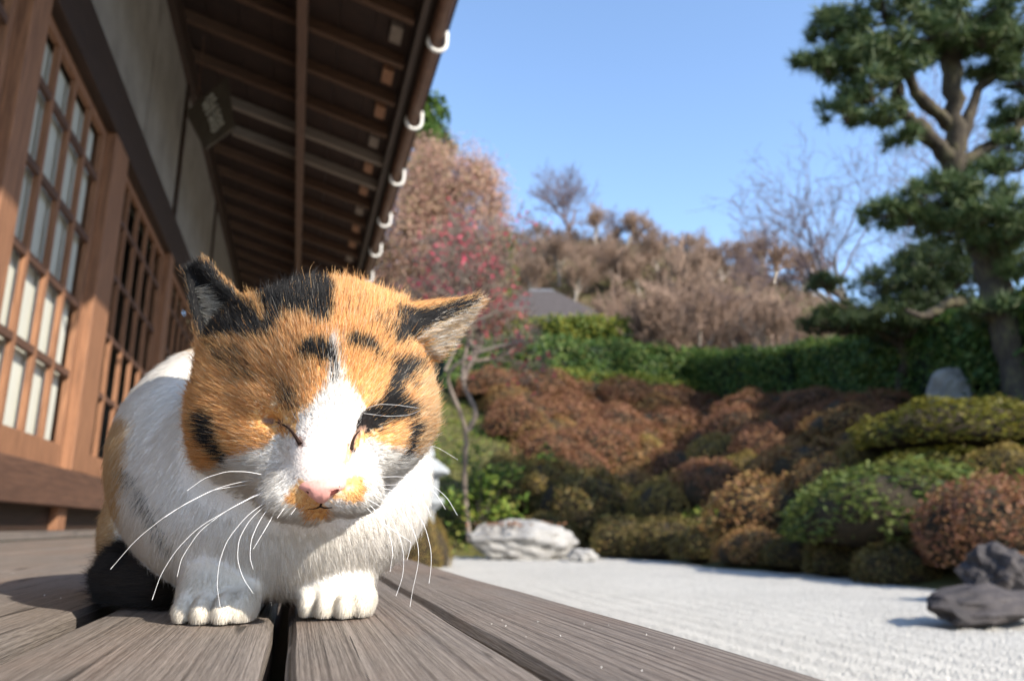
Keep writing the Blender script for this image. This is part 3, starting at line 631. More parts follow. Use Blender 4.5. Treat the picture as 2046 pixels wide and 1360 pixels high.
limbs = [(A((2075, 960, 9.2), (2052, 850, 9.5), (2028, 730, 9.9), (1990, 600, 10.3), (1965, 500, 10.5), (1925, 420, 10.5), (1905, 330, 10.5), (1905, 200, 10.5), (1900, 80, 10.5), (1905, -60, 10.5)), .215, .11),
         (A((1905, 320, 10.5), (1850, 270, 10.4), (1795, 215, 10.2), (1790, 130, 10.1), (1770, 60, 10)), .13, .04),
         (A((1900, 250, 10.5), (1830, 190, 10.2), (1805, 110, 10), (1740, 60, 9.9)), .10, .03),
         (A((1920, 330, 10.5), (1990, 285, 10.6), (2040, 250, 10.7), (2090, 200, 10.8)), .10, .04),
         (A((1920, 300, 10.5), (1950, 180, 10.8), (2020, 110, 10.9), (2080, 60, 11)), .09, .03),
         (A((1970, 520, 10.5), (2020, 480, 10.3), (2060, 420, 10.2), (2100, 380, 10.1)), .16, .06),
         (A((1930, 430, 10.5), (1860, 440, 10.1), (1780, 435, 9.9)), .08, .03),
         (A((1990, 620, 10.5), (1900, 600, 10.2), (1850, 635, 10), (1810, 620, 10)), .09, .03)]
def pad(px, py, t, rx, ry): return (at(px, py, t), (rx*1.12*t/FPX, rx*t/FPX, ry*1.12*t/FPX))
pads = [pad(1690, 60, 10, 50, 55), pad(1770, 30, 10, 80, 45), pad(1860, 20, 10.3, 80, 50), pad(1830, 70, 10, 80, 32), pad(1940, 35, 10.2, 80, 45), pad(2020, 30, 10.4, 60, 42), pad(1960, 85, 10.2, 45, 26),
        pad(1655, 135, 9.9, 46, 32), pad(1720, 125, 9.9, 70, 36), pad(1780, 150, 10, 50, 30), pad(1740, 190, 9.9, 70, 36), pad(1690, 235, 9.9, 42, 26), pad(1770, 235, 10, 36, 24), pad(1865, 105, 10.6, 40, 26), pad(1800, 275, 10.1, 34, 20),
        pad(2005, 130, 10.8, 45, 40), pad(2035, 90, 10.8, 40, 40), pad(1975, 140, 10.8, 30, 24), pad(2025, 230, 10.7, 50, 36), pad(2030, 330, 10.4, 50, 32), pad(1965, 345, 10.4, 26, 20),
        pad(1770, 425, 9.9, 46, 18), pad(1850, 410, 9.9, 70, 32), pad(1930, 395, 9.9, 70, 38), pad(2000, 420, 9.9, 60, 40), pad(1900, 450, 9.9, 60, 26), pad(1980, 480, 10, 50, 30), pad(2030, 540, 10.1, 50, 46), pad(2020, 620, 10.2, 40, 36), pad(1650, 60, 10, 30, 36), pad(1625, 125, 9.9, 26, 24), pad(1905, 60, 10.1, 70, 32), pad(1800, 110, 10, 50, 26), pad(1725, 95, 9.9, 46, 28), pad(1985, 80, 10.4, 50, 34), pad(2040, 160, 10.7, 40, 36), pad(2010, 290, 10.6, 34, 24), pad(1945, 440, 9.9, 70, 36), pad(1820, 440, 9.9, 50, 22), pad(2010, 470, 9.9, 60, 36), pad(1880, 375, 9.9, 44, 22), pad(1960, 620, 10.1, 50, 30)]
pine('tall old pine with mossy trunk and spreading needle pads', limbs, pads, L['pine'], 81, .20, 270, 9)
l2 = [(A((1800, 850, 12.8), (1800, 800, 12.8), (1810, 700, 12.8), (1790, 640, 12.8), (1830, 560, 12.8)), .12, .05), (A((1800, 690, 12.8), (1740, 650, 12.7), (1665, 600, 12.6)), .06, .03), (A((1810, 660, 12.8), (1880, 610, 12.8), (1950, 590, 12.8)), .06, .03)]
p2 = [pad(1655, 568, 12.6, 38, 17), pad(1690, 650, 12.6, 70, 36), pad(1750, 630, 12.6, 75, 42), pad(1780, 570, 12.8, 65, 36), pad(1850, 535, 12.9, 75, 34), pad(1830, 600, 12.6, 70, 40), pad(1900, 560, 12.8, 70, 40), pad(1910, 625, 12.7, 70, 40), pad(1640, 640, 12.7, 40, 30), pad(1820, 660, 12.5, 80, 30), pad(1870, 500, 13, 60, 28), pad(1970, 530, 13, 50, 40)]
pine('low dark clipped pine with layered pads above the tall hedge', l2, p2, L['pine_d'], 82, .14, 620)
# ------------------------------------------------------------------ rocks, lantern
def rock(name, label, parts, mat, group=None):
    """parts: (centre, radii, seed) lumps -> one faceted rock"""
    c0, r0, seed = parts; r = np.random.default_rng(seed)
    bm = bmesh.new(); bmesh.ops.create_icosphere(bm, subdivisions=4, radius=1)
    pl = unit(r.normal(size=(16, 3))); dd = r.uniform(.62, .95, 16); fr = r.normal(size=(6, 3))*4.5; ph = r.uniform(0, 6, 6)
    for v in bm.verts:
        p = np.array(v.co); k = pl@p; s = min(1., float(np.min(np.where(k > .05, dd/np.maximum(k, .05), 9))))
        p = p*s*(1+.035*sum(math.sin(float(fr[i]@p)*2+ph[i]) for i in range(6)))
        v.co = Vector(p*r0)
    me = bpy.data.meshes.new(name); bm.to_mesh(me); bm.free(); me.materials.append(mat)
    o = link(bpy.data.objects.new(name, me)); o.location = c0; return tag(o, label, 'rock', group)
def rk(name, label, px, py, z, rx, ry, seed, mat, dz=.8, sink=.35):
    P = onz(px, py, z); t = float((P-CP)@fw); s = t/FPX
    return rock(name, label, (P+np.array([0, 0, ry*s*(1-sink)]), (rx*s, rx*s*dz, ry*s), seed), mat)
rk('garden_rock', 'large pale rock with dry leaves on top at the gravel edge', 1030, 1116, -.45, 112, 47, 5, M['stone_w'], .7)
rk('garden_rock', 'small flat pale stone beside the large pale rock', 1160, 1120, -.45, 36, 16, 6, M['stone_w'])
rk('garden_rock', 'upper dark boulder behind the low one at the gravel edge', 2010, 1205, -.45, 112, 72, 8, M['stone_d'])
rk('garden_rock', 'low dark boulder on the white gravel', 1975, 1248, -.45, 132, 48, 9, M['stone_d'], .6)
P, t = hit(1905, 812); s = t/FPX
rock('garden_rock', 'upright pale rock standing above the azaleas by the hedge', (P+np.array([0, 0, 20*s]), (44*s, 38*s, 56*s), 12), M['stone_w'])
# dry leaves on the large rock
P0 = onz(1030, 1116, -.45); t = float((P0-CP)@fw); s = t/FPX
n = 170; Pq = P0+np.stack([rng.normal(size=n)*42*s, rng.normal(size=n)*20*s, rng.uniform(0, 8, n)*s+64*s], 1)
o = link(bpy.data.objects.new('dry_leaves', quads_mesh('dry_leaves', leaf_quads(Pq, np.array([[0, 0, 1.]]).repeat(n, 0), .09, .05, .6), L['dry']))); tag(o, 'dry brown fallen leaves heaped on the large pale rock', 'leaves', kind='stuff')
# stone lantern beside the plum
Pl = onz(852, 1119, -.45); t = float((Pl-CP)@fw); s = t/FPX
e = empty('stone_lantern', Pl); tag(e, 'pale grey stone lantern standing behind the round bush', 'lantern')
def ngon(name, prof, n, rot=0):
    mb = MB(); V = []
    for z, rr in prof:
        for j in range(n): V.append((rr*s*math.cos(rot+j*2*math.pi/n), rr*s*math.sin(rot+j*2*math.pi/n), z*s))
    m = len(prof); mb.add(V, [(i*n+j, i*n+(j+1) % n, (i+1)*n+(j+1) % n, (i+1)*n+j) for i in range(m-1) for j in range(n)]+[tuple(range(n))[::-1], tuple(range((m-1)*n, m*n))])
    mb.build(name, M['stone_l'], e, bevel=.006)
ngon('base', [(0, 34), (14, 34), (22, 24)], 6); ngon('shaft', [(22.2, 15), (60, 13), (98, 15)], 12); ngon('platform', [(98.2, 18), (112, 33), (122, 33)], 6)
ngon('light_box', [(122.2, 21), (164, 21)], 6); ngon('roof', [(164.2, 26), (172, 44), (180, 42), (200, 16)], 6); ngon('finial', [(200.2, 8), (208, 12), (220, 9), (230, 2)], 10)
# grit on the veranda boards
n = 70; gx_ = np.concatenate([rng.uniform(.085, .15, 20), rng.uniform(-.6, .07, 50)]); gy_ = np.concatenate([rng.normal(.31, .05, 20), rng.uniform(.25, 1.3, 50)])
V = []
for i in range(n):
    c = np.array([gx_[i], gy_[i], .0008]); q = rng.uniform(.0002, .00055); tt_ = unit(rng.normal(size=(4, 3)))*q+c
    V += [tt_[[0, 1, 2]], tt_[[0, 1, 3]], tt_[[0, 2, 3]], tt_[[1, 2, 3]]]
o = link(bpy.data.objects.new('grit', quads_mesh('grit', np.array(V), M['hook']))); tag(o, 'pale grains of grit scattered on the veranda planks', 'grit', kind='stuff')

NFUR = 340000
# ------------------------------------------------------------------ calico cat crouching on the planks
BASIS = np.stack([rt, up, fw])                       # rows; the cat is shaped in this orthonormal frame, in metres
def q_(px, py, t): return np.array([(px-1023)/FPX*t, -(py-680)/FPX*t, t])
def to_world(Q): return CP+Q@BASIS
def world_z(Q): return CH+Q@BASIS[:, 2]
def to_px(Q): return 1023+FPX*Q[:, 0]/Q[:, 2], 680-FPX*Q[:, 1]/Q[:, 2]
def smin(a, b, k):
    h = np.maximum(k-np.abs(a-b), 0)/k; return np.minimum(a, b)-h*h*k*.25
def ell(Q, c, r, roll=0., pitch=0.):
    p = Q-c
    if roll: cr_, sr = math.cos(roll), math.sin(roll); p = np.stack([p[:, 0]*cr_+p[:, 1]*sr, -p[:, 0]*sr+p[:, 1]*cr_, p[:, 2]], 1)
    if pitch: cp_, sp = math.cos(pitch), math.sin(pitch); p = np.stack([p[:, 0], p[:, 1]*cp_+p[:, 2]*sp, -p[:, 1]*sp+p[:, 2]*cp_], 1)
    r = np.array(r); k0 = np.linalg.norm(p/r, axis=1); k1 = np.linalg.norm(p/(r*r), axis=1)+1e-9
    return k0*(k0-1)/k1
def cap(Q, a, b, ra, rb):
    ba = b-a; h = np.clip((Q-a)@ba/(ba@ba), 0, 1); return np.linalg.norm(Q-a-h[:, None]*ba, axis=1)-(ra+(rb-ra)*h)
def tri(Q, a, b, c):
    ba, cb, ac = b-a, c-b, a-c; n = np.cross(ba, ac); pa, pb, pc = Q-a, Q-b, Q-c
    s = np.sign(pa@np.cross(ba, n))+np.sign(pb@np.cross(cb, n))+np.sign(pc@np.cross(ac, n))
    e = lambda d, p: np.sum((d*np.clip(p@d/(d@d), 0, 1)[:, None]-p)**2, 1)
    return np.sqrt(np.where(s < 2, np.minimum(np.minimum(e(ba, pa), e(cb, pb)), e(ac, pc)), (pa@n)**2/(n@n)))
EYES = [[(530, 840), (553, 841), (575, 852), (588, 866), (593, 877), (601, 887)], [(726, 856), (716, 862), (708, 872), (704, 884), (702, 897)]]
EYET = [[.340, .336, .333, .331, .330, .3285], [.338, .335, .333, .3315, .330]]
def head(Q):
    d = ell(Q, q_(628, 738, .372), (.0510, .0365, .040), -.06)
    for a in [ell(Q, q_(500, 838, .366), (.0262, .029, .030), .25), ell(Q, q_(757, 832, .366), (.0262, .029, .030), -.25), ell(Q, q_(655, 700, .352), (.033, .030, .023), 0, .25), ell(Q, q_(630, 905, .346), (.036, .025, .026)), ell(Q, q_(515, 692, .380), (.019, .018, .022)), ell(Q, q_(758, 684, .378), (.019, .018, .022))]: d = smin(d, a, .016)
    d = smin(d, cap(Q, q_(657, 750, .340), q_(643, 945, .3165), .0165, .0135), .012)
    d = smin(d, ell(Q, q_(563, 806, .3395), (.015, .0075, .0095), -.25), .008); d = smin(d, ell(Q, q_(738, 806, .3405), (.015, .0075, .0095), .25), .008)
    d = smin(d, ell(Q, q_(552, 905, .339), (.014, .010, .012)), .010); d = smin(d, ell(Q, q_(735, 900, .340), (.014, .010, .012)), .010)
    m = smin(ell(Q, q_(590, 984, .3195), (.0142, .0108, .0140), .15), ell(Q, q_(692, 977, .3205), (.0142, .0108, .0140), -.15), .0035)
    m = smin(m, ell(Q, q_(624, 1012, .3245), (.0112, .0068, .0105)), .002)
    d = smin(d, m, .006)
    for e, tt in zip(EYES, EYET):                     # creases of the closed eyes
        g = np.full(len(Q), 1.)
        for i in range(len(e)-1): g = np.minimum(g, cap(Q, q_(*e[i], tt[i]-.004), q_(*e[i+1], tt[i+1]-.004), .0012, .0012))
        d = d+.0030*np.exp(-(np.maximum(g, 0)/.0040)**2)
    return d
EL = dict(A=q_(402, 695, .384), M=q_(450, 640, .406), B=q_(530, 655, .369), T1=q_(377, 548, .404), T2=q_(408, 530, .401))
ER = dict(T=q_(948, 601, .388), B=q_(778, 618, .370), A=q_(866, 712, .374), M=q_(826, 668, .358))
def ears(Q):
    e = smin(smin(tri(Q, EL['A'], EL['M'], EL['T1']), tri(Q, EL['M'], EL['T1'], EL['T2']), .003), tri(Q, EL['M'], EL['T2'], EL['B']), .003)-.0019
    f = smin(tri(Q, ER['T'], ER['B'], ER['M']), tri(Q, ER['T'], ER['M'], ER['A']), .004)-.0019
    return np.minimum(e, f)
def body(Q):
    d = ell(Q, q_(578, 1012, .403), (.070, .0450, .052))
    for a in [ell(Q, q_(632, 915, .410), (.059, .046, .045)), ell(Q, q_(457, 900, .52), (.063, .074, .10)), ell(Q, q_(394, 930, .455), (.040, .060, .05)), ell(Q, q_(470, 985, .425), (.050, .05, .05)), ell(Q, q_(500, 1080, .47), (.05, .030, .06)), ell(Q, q_(585, 880, .410), (.052, .048, .045))]: d = smin(d, a, .022)
    d = smin(d, ell(Q, q_(304, 1050, .53), (.026, .042, .05)), .012)
    return d
def legs(Q):
    d = np.minimum(smin(cap(Q, q_(450, 1100, .388), q_(430, 1190, .360), .0155, .0135), ell(Q, q_(430, 1180, .361), (.0160, .0110, .0150)), .008),
                   smin(cap(Q, q_(668, 1090, .398), q_(672, 1185, .380), .0155, .0135), ell(Q, q_(674, 1172, .379), (.0160, .0110, .0150)), .008))
    for x, y, t in [(379, 1211, .3505), (415, 1214, .3465), (456, 1214, .3465), (489, 1209, .351), (624, 1200, .3715), (656, 1204, .3675), (694, 1204, .3675), (727, 1198, .3715)]:
        d = smin(d, ell(Q, q_(x, y, t), (.0056, .0080, .0125)), .0026)
    return d
TAIL = [q_(275, 1115, .52), q_(258, 1150, .455), q_(272, 1160, .432), (q_(310, 1166, .418)), q_(345, 1174, .41)]
def tail(Q):
    d = np.full(len(Q), 1.)
    for a, b in zip(TAIL[:-1], TAIL[1:]): d = smin(d, cap(Q, a, b, .0115, .0115), .006)
    return d
def groups(Q): return [head(Q), ears(Q), body(Q), legs(Q), tail(Q)]
def sdf(Q, g=None):
    h, e, b, l, t = g or groups(Q)
    d = smin(h, e, .005); d = smin(d, b, .014); d = smin(d, l, .010); d = smin(d, t, .006)
    return np.maximum(d, .0012-world_z(Q))
def grad(Q, f, e=.0004):
    g = np.stack([f(Q+v)-f(Q-v) for v in np.eye(3)*e], 1); return unit(g)
def surf(px, py, t0=.27):
    """first hit of the coat surface along a line of sight"""
    px, py = np.atleast_1d(px).astype(float), np.atleast_1d(py).astype(float); t = np.full(len(px), t0)
    for _ in range(60): t = t+.8*sdf(np.stack([(px-1023)/FPX*t, -(py-680)/FPX*t, t], 1))
    return np.stack([(px-1023)/FPX*t, -(py-680)/FPX*t, t], 1)
def surface_nets(lo, hi, h):
    n = np.ceil((hi-lo)/h).astype(int)+1; n = (n+7)//8*8
    ax = [lo[i]+h*np.arange(n[i]) for i in range(3)]
    cx = [lo[i]+h*(8*np.arange(n[i]//8)+3.5) for i in range(3)]
    Cq = np.stack(np.meshgrid(*cx, indexing='ij'), -1).reshape(-1, 3); cv = sdf(Cq).reshape([m//8 for m in n])
    Fv = cv.repeat(8, 0).repeat(8, 1).repeat(8, 2).astype(np.float32); msk = np.abs(Fv) < h*10
    I = np.argwhere(msk); Fv[msk] = sdf(lo+I*h)
    s = Fv < 0
    m0 = np.zeros(np.array(s.shape)-1, int)
    offs = [(i, j, k) for i in (0, 1) for j in (0, 1) for k in (0, 1)]
    sl = lambda o: tuple(slice(o[i], s.shape[i]-1+o[i]) for i in range(3))
    for o in offs: m0 += s[sl(o)]
    act = (m0 > 0) & (m0 < 8); cell = np.argwhere(act); vid = -np.ones(act.shape, int); vid[act] = np.arange(len(cell))
    acc = np.zeros((len(cell), 3)); cnt = np.zeros(len(cell))
    for o in offs:
        for a in range(3):
            if o[a]: continue
            o2 = list(o); o2[a] = 1; a0 = cell+o; b0 = cell+o2
            fa = Fv[tuple(a0.T)]; fb = Fv[tuple(b0.T)]; x = (fa < 0) != (fb < 0)
            tt = (fa/(fa-fb+1e-20))[x]; p = a0[x].astype(float); p[:, a] += tt; acc[x] += p; cnt[x] += 1
    V = lo+h*acc/cnt[:, None]; Fc = []
    for a in range(3):
        b, c = (a+1) % 3, (a+2) % 3
        s0 = [slice(None)]*3; s1 = [slice(None)]*3; s0[a] = slice(0, -1); s1[a] = slice(1, None)
        ch = np.argwhere(s[tuple(s0)] != s[tuple(s1)]); ch = ch[(ch[:, b] > 0) & (ch[:, c] > 0) & (ch[:, b] < s.shape[b]-1) & (ch[:, c] < s.shape[c]-1)]
        ins = s[tuple(ch.T)]; eb = np.zeros(3, int); eb[b] = 1; ec = np.zeros(3, int); ec[c] = 1
        qd = np.stack([vid[tuple((ch-eb-ec).T)], vid[tuple((ch-ec).T)], vid[tuple(ch.T)], vid[tuple((ch-eb).T)]], 1)
        qd[~ins] = qd[~ins][:, ::-1]; Fc.append(qd)
    return V, np.concatenate(Fc)
lo = np.array([q_(150, 0, .56)[0]-.01, -.30*.44, .285]); lo = np.array([-.345, -.19, .288]); hi = np.array([.0, .06, .66])
CV, CF = surface_nets(lo, hi, .0017)
for _ in range(2): CV = CV-.8*sdf(CV)[:, None]*grad(CV, sdf)
CN = grad(CV, sdf, .0012)
# ---- coat pattern, worked out on the photograph's face and carried by the cat itself
def eye_dist(x, y):
    d = np.full(len(x), 1e3)
    for e in EYES:
        for (a, b), (c, e2) in zip(e[:-1], e[1:]):
            ux, uy = c-a, e2-b; h = np.clip(((x-a)*ux+(y-b)*uy)/(ux*ux+uy*uy), 0, 1); d = np.minimum(d, np.hypot(x-a-h*ux, y-b-h*uy))
    return d
def inpoly(x, y, P):
    P = np.array(P, float); r = np.zeros(len(x), bool); j = len(P)-1
    for i in range(len(P)):
        a, b = P[i], P[j]; c = ((a[1] > y) != (b[1] > y)) & (x < (b[0]-a[0])*(y-a[1])/(b[1]-a[1]+1e-9)+a[0]); r ^= c; j = i
    return r
def Z1(*p): return [(330+a/2.428, 500+b/2.428) for a, b in p]
POLY = dict(
 blaze=Z1((800, 395), (832, 395), (850, 520), (870, 610), (940, 700), (975, 765), (960, 830), (925, 875), (940, 930), (1010, 915), (1060, 945), (1150, 960), (1190, 1000), (1290, 940), (1330, 900), (1340, 1300), (700, 1400), (380, 1300), (235, 1060), (300, 1005), (400, 975), (480, 950), (545, 890), (620, 900), (640, 870), (640, 800), (700, 745), (780, 650), (800, 560)),
 lmouth=Z1((580, 1195), (610, 1150), (660, 1105), (700, 1160), (770, 1215), (750, 1245), (650, 1245), (595, 1225)),
 rmouth=Z1((840, 1150), (885, 1105), (925, 1080), (978, 1110), (975, 1190), (930, 1228), (850, 1215), (790, 1215)),
 chin=Z1((650, 1240), (800, 1245), (790, 1310), (680, 1310)),
 tear=Z1((905, 905), (940, 885), (935, 960), (880, 1045), (848, 1040), (880, 950)),
 b1=Z1((300, 120), (480, 60), (620, 80), (770, 100), (822, 170), (805, 290), (792, 350), (740, 340), (680, 300), (580, 295), (545, 350), (500, 360), (478, 300), (460, 230), (400, 170)),
 b2=Z1((645, 465), (700, 420), (800, 430), (815, 470), (800, 530), (770, 548), (720, 512), (640, 512)),
 b2b=Z1((808, 480), (832, 480), (828, 640), (815, 630)),
 b3=Z1((860, 412), (930, 395), (1010, 430), (1060, 490), (1085, 525), (1040, 512), (1000, 470), (900, 462)),
 b4=Z1((1130, 520), (1275, 530), (1210, 600), (1155, 650), (1165, 700), (1245, 760), (1232, 800), (1130, 820), (1040, 870), (980, 890), (925, 862), (960, 780), (1060, 720), (1095, 620)),
 b5=Z1((1195, 820), (1262, 840), (1245, 900), (1195, 1000), (1140, 1025), (1170, 960), (1190, 900)),
 b6=Z1((125, 800), (180, 770), (232, 830), (242, 920), (305, 1000), (262, 1045), (215, 990), (145, 920)),
 lear=Z1((60, 20), (200, 30), (300, 150), (470, 330), (545, 375), (480, 408), (330, 412), (165, 430), (100, 260)),
 lrim=Z1((225, 90), (330, 150), (400, 165), (480, 290), (470, 312), (400, 240), (330, 180)),
 rear=Z1((1120, 265), (1250, 285), (1560, 200), (1490, 275), (1300, 365), (1200, 425), (1140, 450), (1105, 430), (1150, 340)),
 rwhite=Z1((1560, 205), (1490, 275), (1300, 365), (1220, 420), (1240, 500), (1330, 540), (1480, 400)),
 d1=Z1((190, 430), (370, 470), (430, 610), (350, 620), (220, 520)), d2=Z1((990, 290), (1150, 300), (1120, 440), (1000, 340)), d3=Z1((1080, 480), (1290, 540), (1250, 700), (1100, 600)),
 d4=Z1((520, 600), (640, 690), (640, 800), (560, 760)))
WHITE, ORANGE, BLACK, PALE, TAIL_C, DUSK, CREAM = 0, 1, 2, 3, 4, 5, 6
def coat(Q, grp, r, jit=5.):
    x, y = to_px(Q); n = len(x); x = x+r.normal(size=n)*jit; y = y+r.normal(size=n)*jit
    c = np.full(n, WHITE); hd = (grp == 0) | (grp == 1)
    c[hd] = ORANGE
    c[hd & (Q[:, 2] > .395) & (grp == 0) & (y > 700)] = ORANGE
    P = lambda k: hd & inpoly(x, y, POLY[k])
    for k in ('d1', 'd2', 'd3', 'd4'): c[P(k) & (r.uniform(size=n) < .38)] = BLACK
    c[P('blaze')] = WHITE
    c[hd & (y > 940)] = WHITE
    rp = hd & (x > 840) & (x < 900) & (y > 740) & (y < 930); c[rp & (r.uniform(size=n) < .6)] = PALE
    for k in ('lmouth', 'rmouth', 'chin', 'tear'): c[P(k)] = ORANGE
    ed_ = eye_dist(x, y); c[hd & (ed_ < 6) & (r.uniform(size=n) < .40)] = DUSK; c[hd & (np.hypot(x-600, y-886) < 8)] = BLACK; c[hd & (np.hypot((x-704)/.8, (y-890)/1.6) < 9)] = BLACK
    for k in ('b1', 'b2', 'b2b', 'b3', 'b4', 'b5', 'b6', 'lear'): c[P(k)] = BLACK
    c[P('lrim')] = ORANGE
    c[P('rear')] = BLACK; rw = P('rwhite') & (grp == 1); c[rw] = np.where(r.uniform(size=n) < .4, WHITE, PALE)[rw]
    bd = (grp == 2)
    c[bd & (x < 252-.10*(y-860)+(r.normal(size=n)*6)) & (y > 835)] = PALE
    sp = bd & (np.abs(x-(232+.55*(y-930))-6) < 13) & (y > 940) & (y < 1110); c[sp & (r.uniform(size=n) < .28)] = BLACK
    c[bd & (y < 705) & (x > 330) & (x < 420) & (r.uniform(size=n) < .5)] = PALE
    c[grp == 4] = TAIL_C; c[(grp == 3)] = CREAM
    return c
def coat_rgb(c, r):
    n = len(c); u = r.uniform(size=(n, 1)); out = np.zeros((n, 3))
    a = np.array
    out = np.where((c == WHITE)[:, None], a([.92, .885, .835])*(.95+.06*u), out)
    out = np.where((c == ORANGE)[:, None], a([.62, .27, .07])*(1-u)+a([.90, .56, .23])*u, out)
    out = np.where((c == ORANGE)[:, None] & (r.uniform(size=(n, 1)) < .10), a([.85, .66, .42]), out)
    out = np.where((c == BLACK)[:, None], a([.012, .010, .010])*(.6+.9*u), out)
    out = np.where((c == BLACK)[:, None] & (r.uniform(size=(n, 1)) < .02), a([.45, .40, .34]), out)
    out = np.where((c == PALE)[:, None], a([.62, .38, .17])*(1-u)+a([.80, .64, .42])*u, out)
    out = np.where((c == TAIL_C)[:, None], a([.022, .014, .009])*(.5+2.2*u), out)
    out = np.where((c == CREAM)[:, None], a([.86, .80, .70])*(.92+.1*u), out)
    out = np.where((c == DUSK)[:, None], a([.20, .11, .08])*(.7+.6*u), out)
    return np.clip(out, 0, .94)
g = groups(CV); GRP = np.argmin(np.stack(g), 0); cr2 = np.random.default_rng(3)
VC = coat_rgb(coat(CV, GRP, cr2, 2.), cr2)*.8
bx, by = to_px(CV)
VC[(eye_dist(bx, by) < 4) & (GRP == 0)] = (.30, .18, .13)
pinkw = np.exp(-((bx-645)/42)**2-((by-915)/60)**2)*(GRP == 0)*(CV[:, 2] < .335); VC = VC*(1-pinkw[:, None]*.8)+np.array([.80, .58, .53])*pinkw[:, None]*.8
cat = empty('cat', to_world(q_(520, 1240, .40)[None])[0]*[1, 1, 0]); tag(cat, 'calico cat crouching with eyes shut on the veranda planks', 'cat')
CINV = Matrix.Translation(-cat.location)
def cpart(name, me, parent=None):
    o = bpy.data.objects.new(name, me); COL.objects.link(o); o.parent = parent or cat; o.matrix_parent_inverse = CINV if parent is None else Matrix.Identity(4); return o
me = bpy.data.meshes.new('body'); me.from_pydata(to_world(CV).tolist(), [], CF.tolist()); me.shade_smooth()
at_ = me.attributes.new('coat', 'FLOAT_COLOR', 'POINT'); at_.data.foreach_set('color', np.concatenate([VC, np.ones((len(VC), 1))], 1).astype(np.float32).ravel())
def attr(n, name):
    a = n.nodes.new('ShaderNodeAttribute'); a.attribute_name = name; return a
mm, n_, b_ = newmat('cat_skin_and_underfur'); n_.links.new(attr(n_, 'coat').outputs['Color'], b_.inputs['Base Color']); b_.inputs['Roughness'].default_value = .9; b_.inputs['Specular IOR Level'].default_value = .1
bump(n_, b_, noise(n_, 900, 2, .6, coords(n_)), .4, .0006); me.materials.append(mm)
bodyo = cpart('body', me)
# ---- fur
def fur_material():
    m, n, b = newmat('cat_fur'); ca = attr(n, 'fcol'); na = attr(n, 'snor')
    d = n.nodes.new('ShaderNodeBsdfDiffuse'); t = n.nodes.new('ShaderNodeBsdfTranslucent'); gl = n.nodes.new('ShaderNodeBsdfHair'); gl.component = 'Reflection'
    gl.inputs['RoughnessU'].default_value = .25; gl.inputs['RoughnessV'].default_value = .6; gl.inputs['Color'].default_value = (.5, .5, .5, 1)
    for s in (d, t): n.links.new(ca.outputs['Color'], s.inputs['Color']); n.links.new(na.outputs['Vector'], s.inputs['Normal'])
    m1 = n.nodes.new('ShaderNodeMixShader'); m1.inputs[0].default_value = .42; n.links.new(d.outputs[0], m1.inputs[1]); n.links.new(t.outputs[0], m1.inputs[2])
    m2 = n.nodes.new('ShaderNodeMixShader'); m2.inputs[0].default_value = .05; n.links.new(m1.outputs[0], m2.inputs[1]); n.links.new(gl.outputs[0], m2.inputs[2])
    n.links.new(m2.outputs[0], n.nodes['Material Output'].inputs[0]); return m
FUR = fur_material()
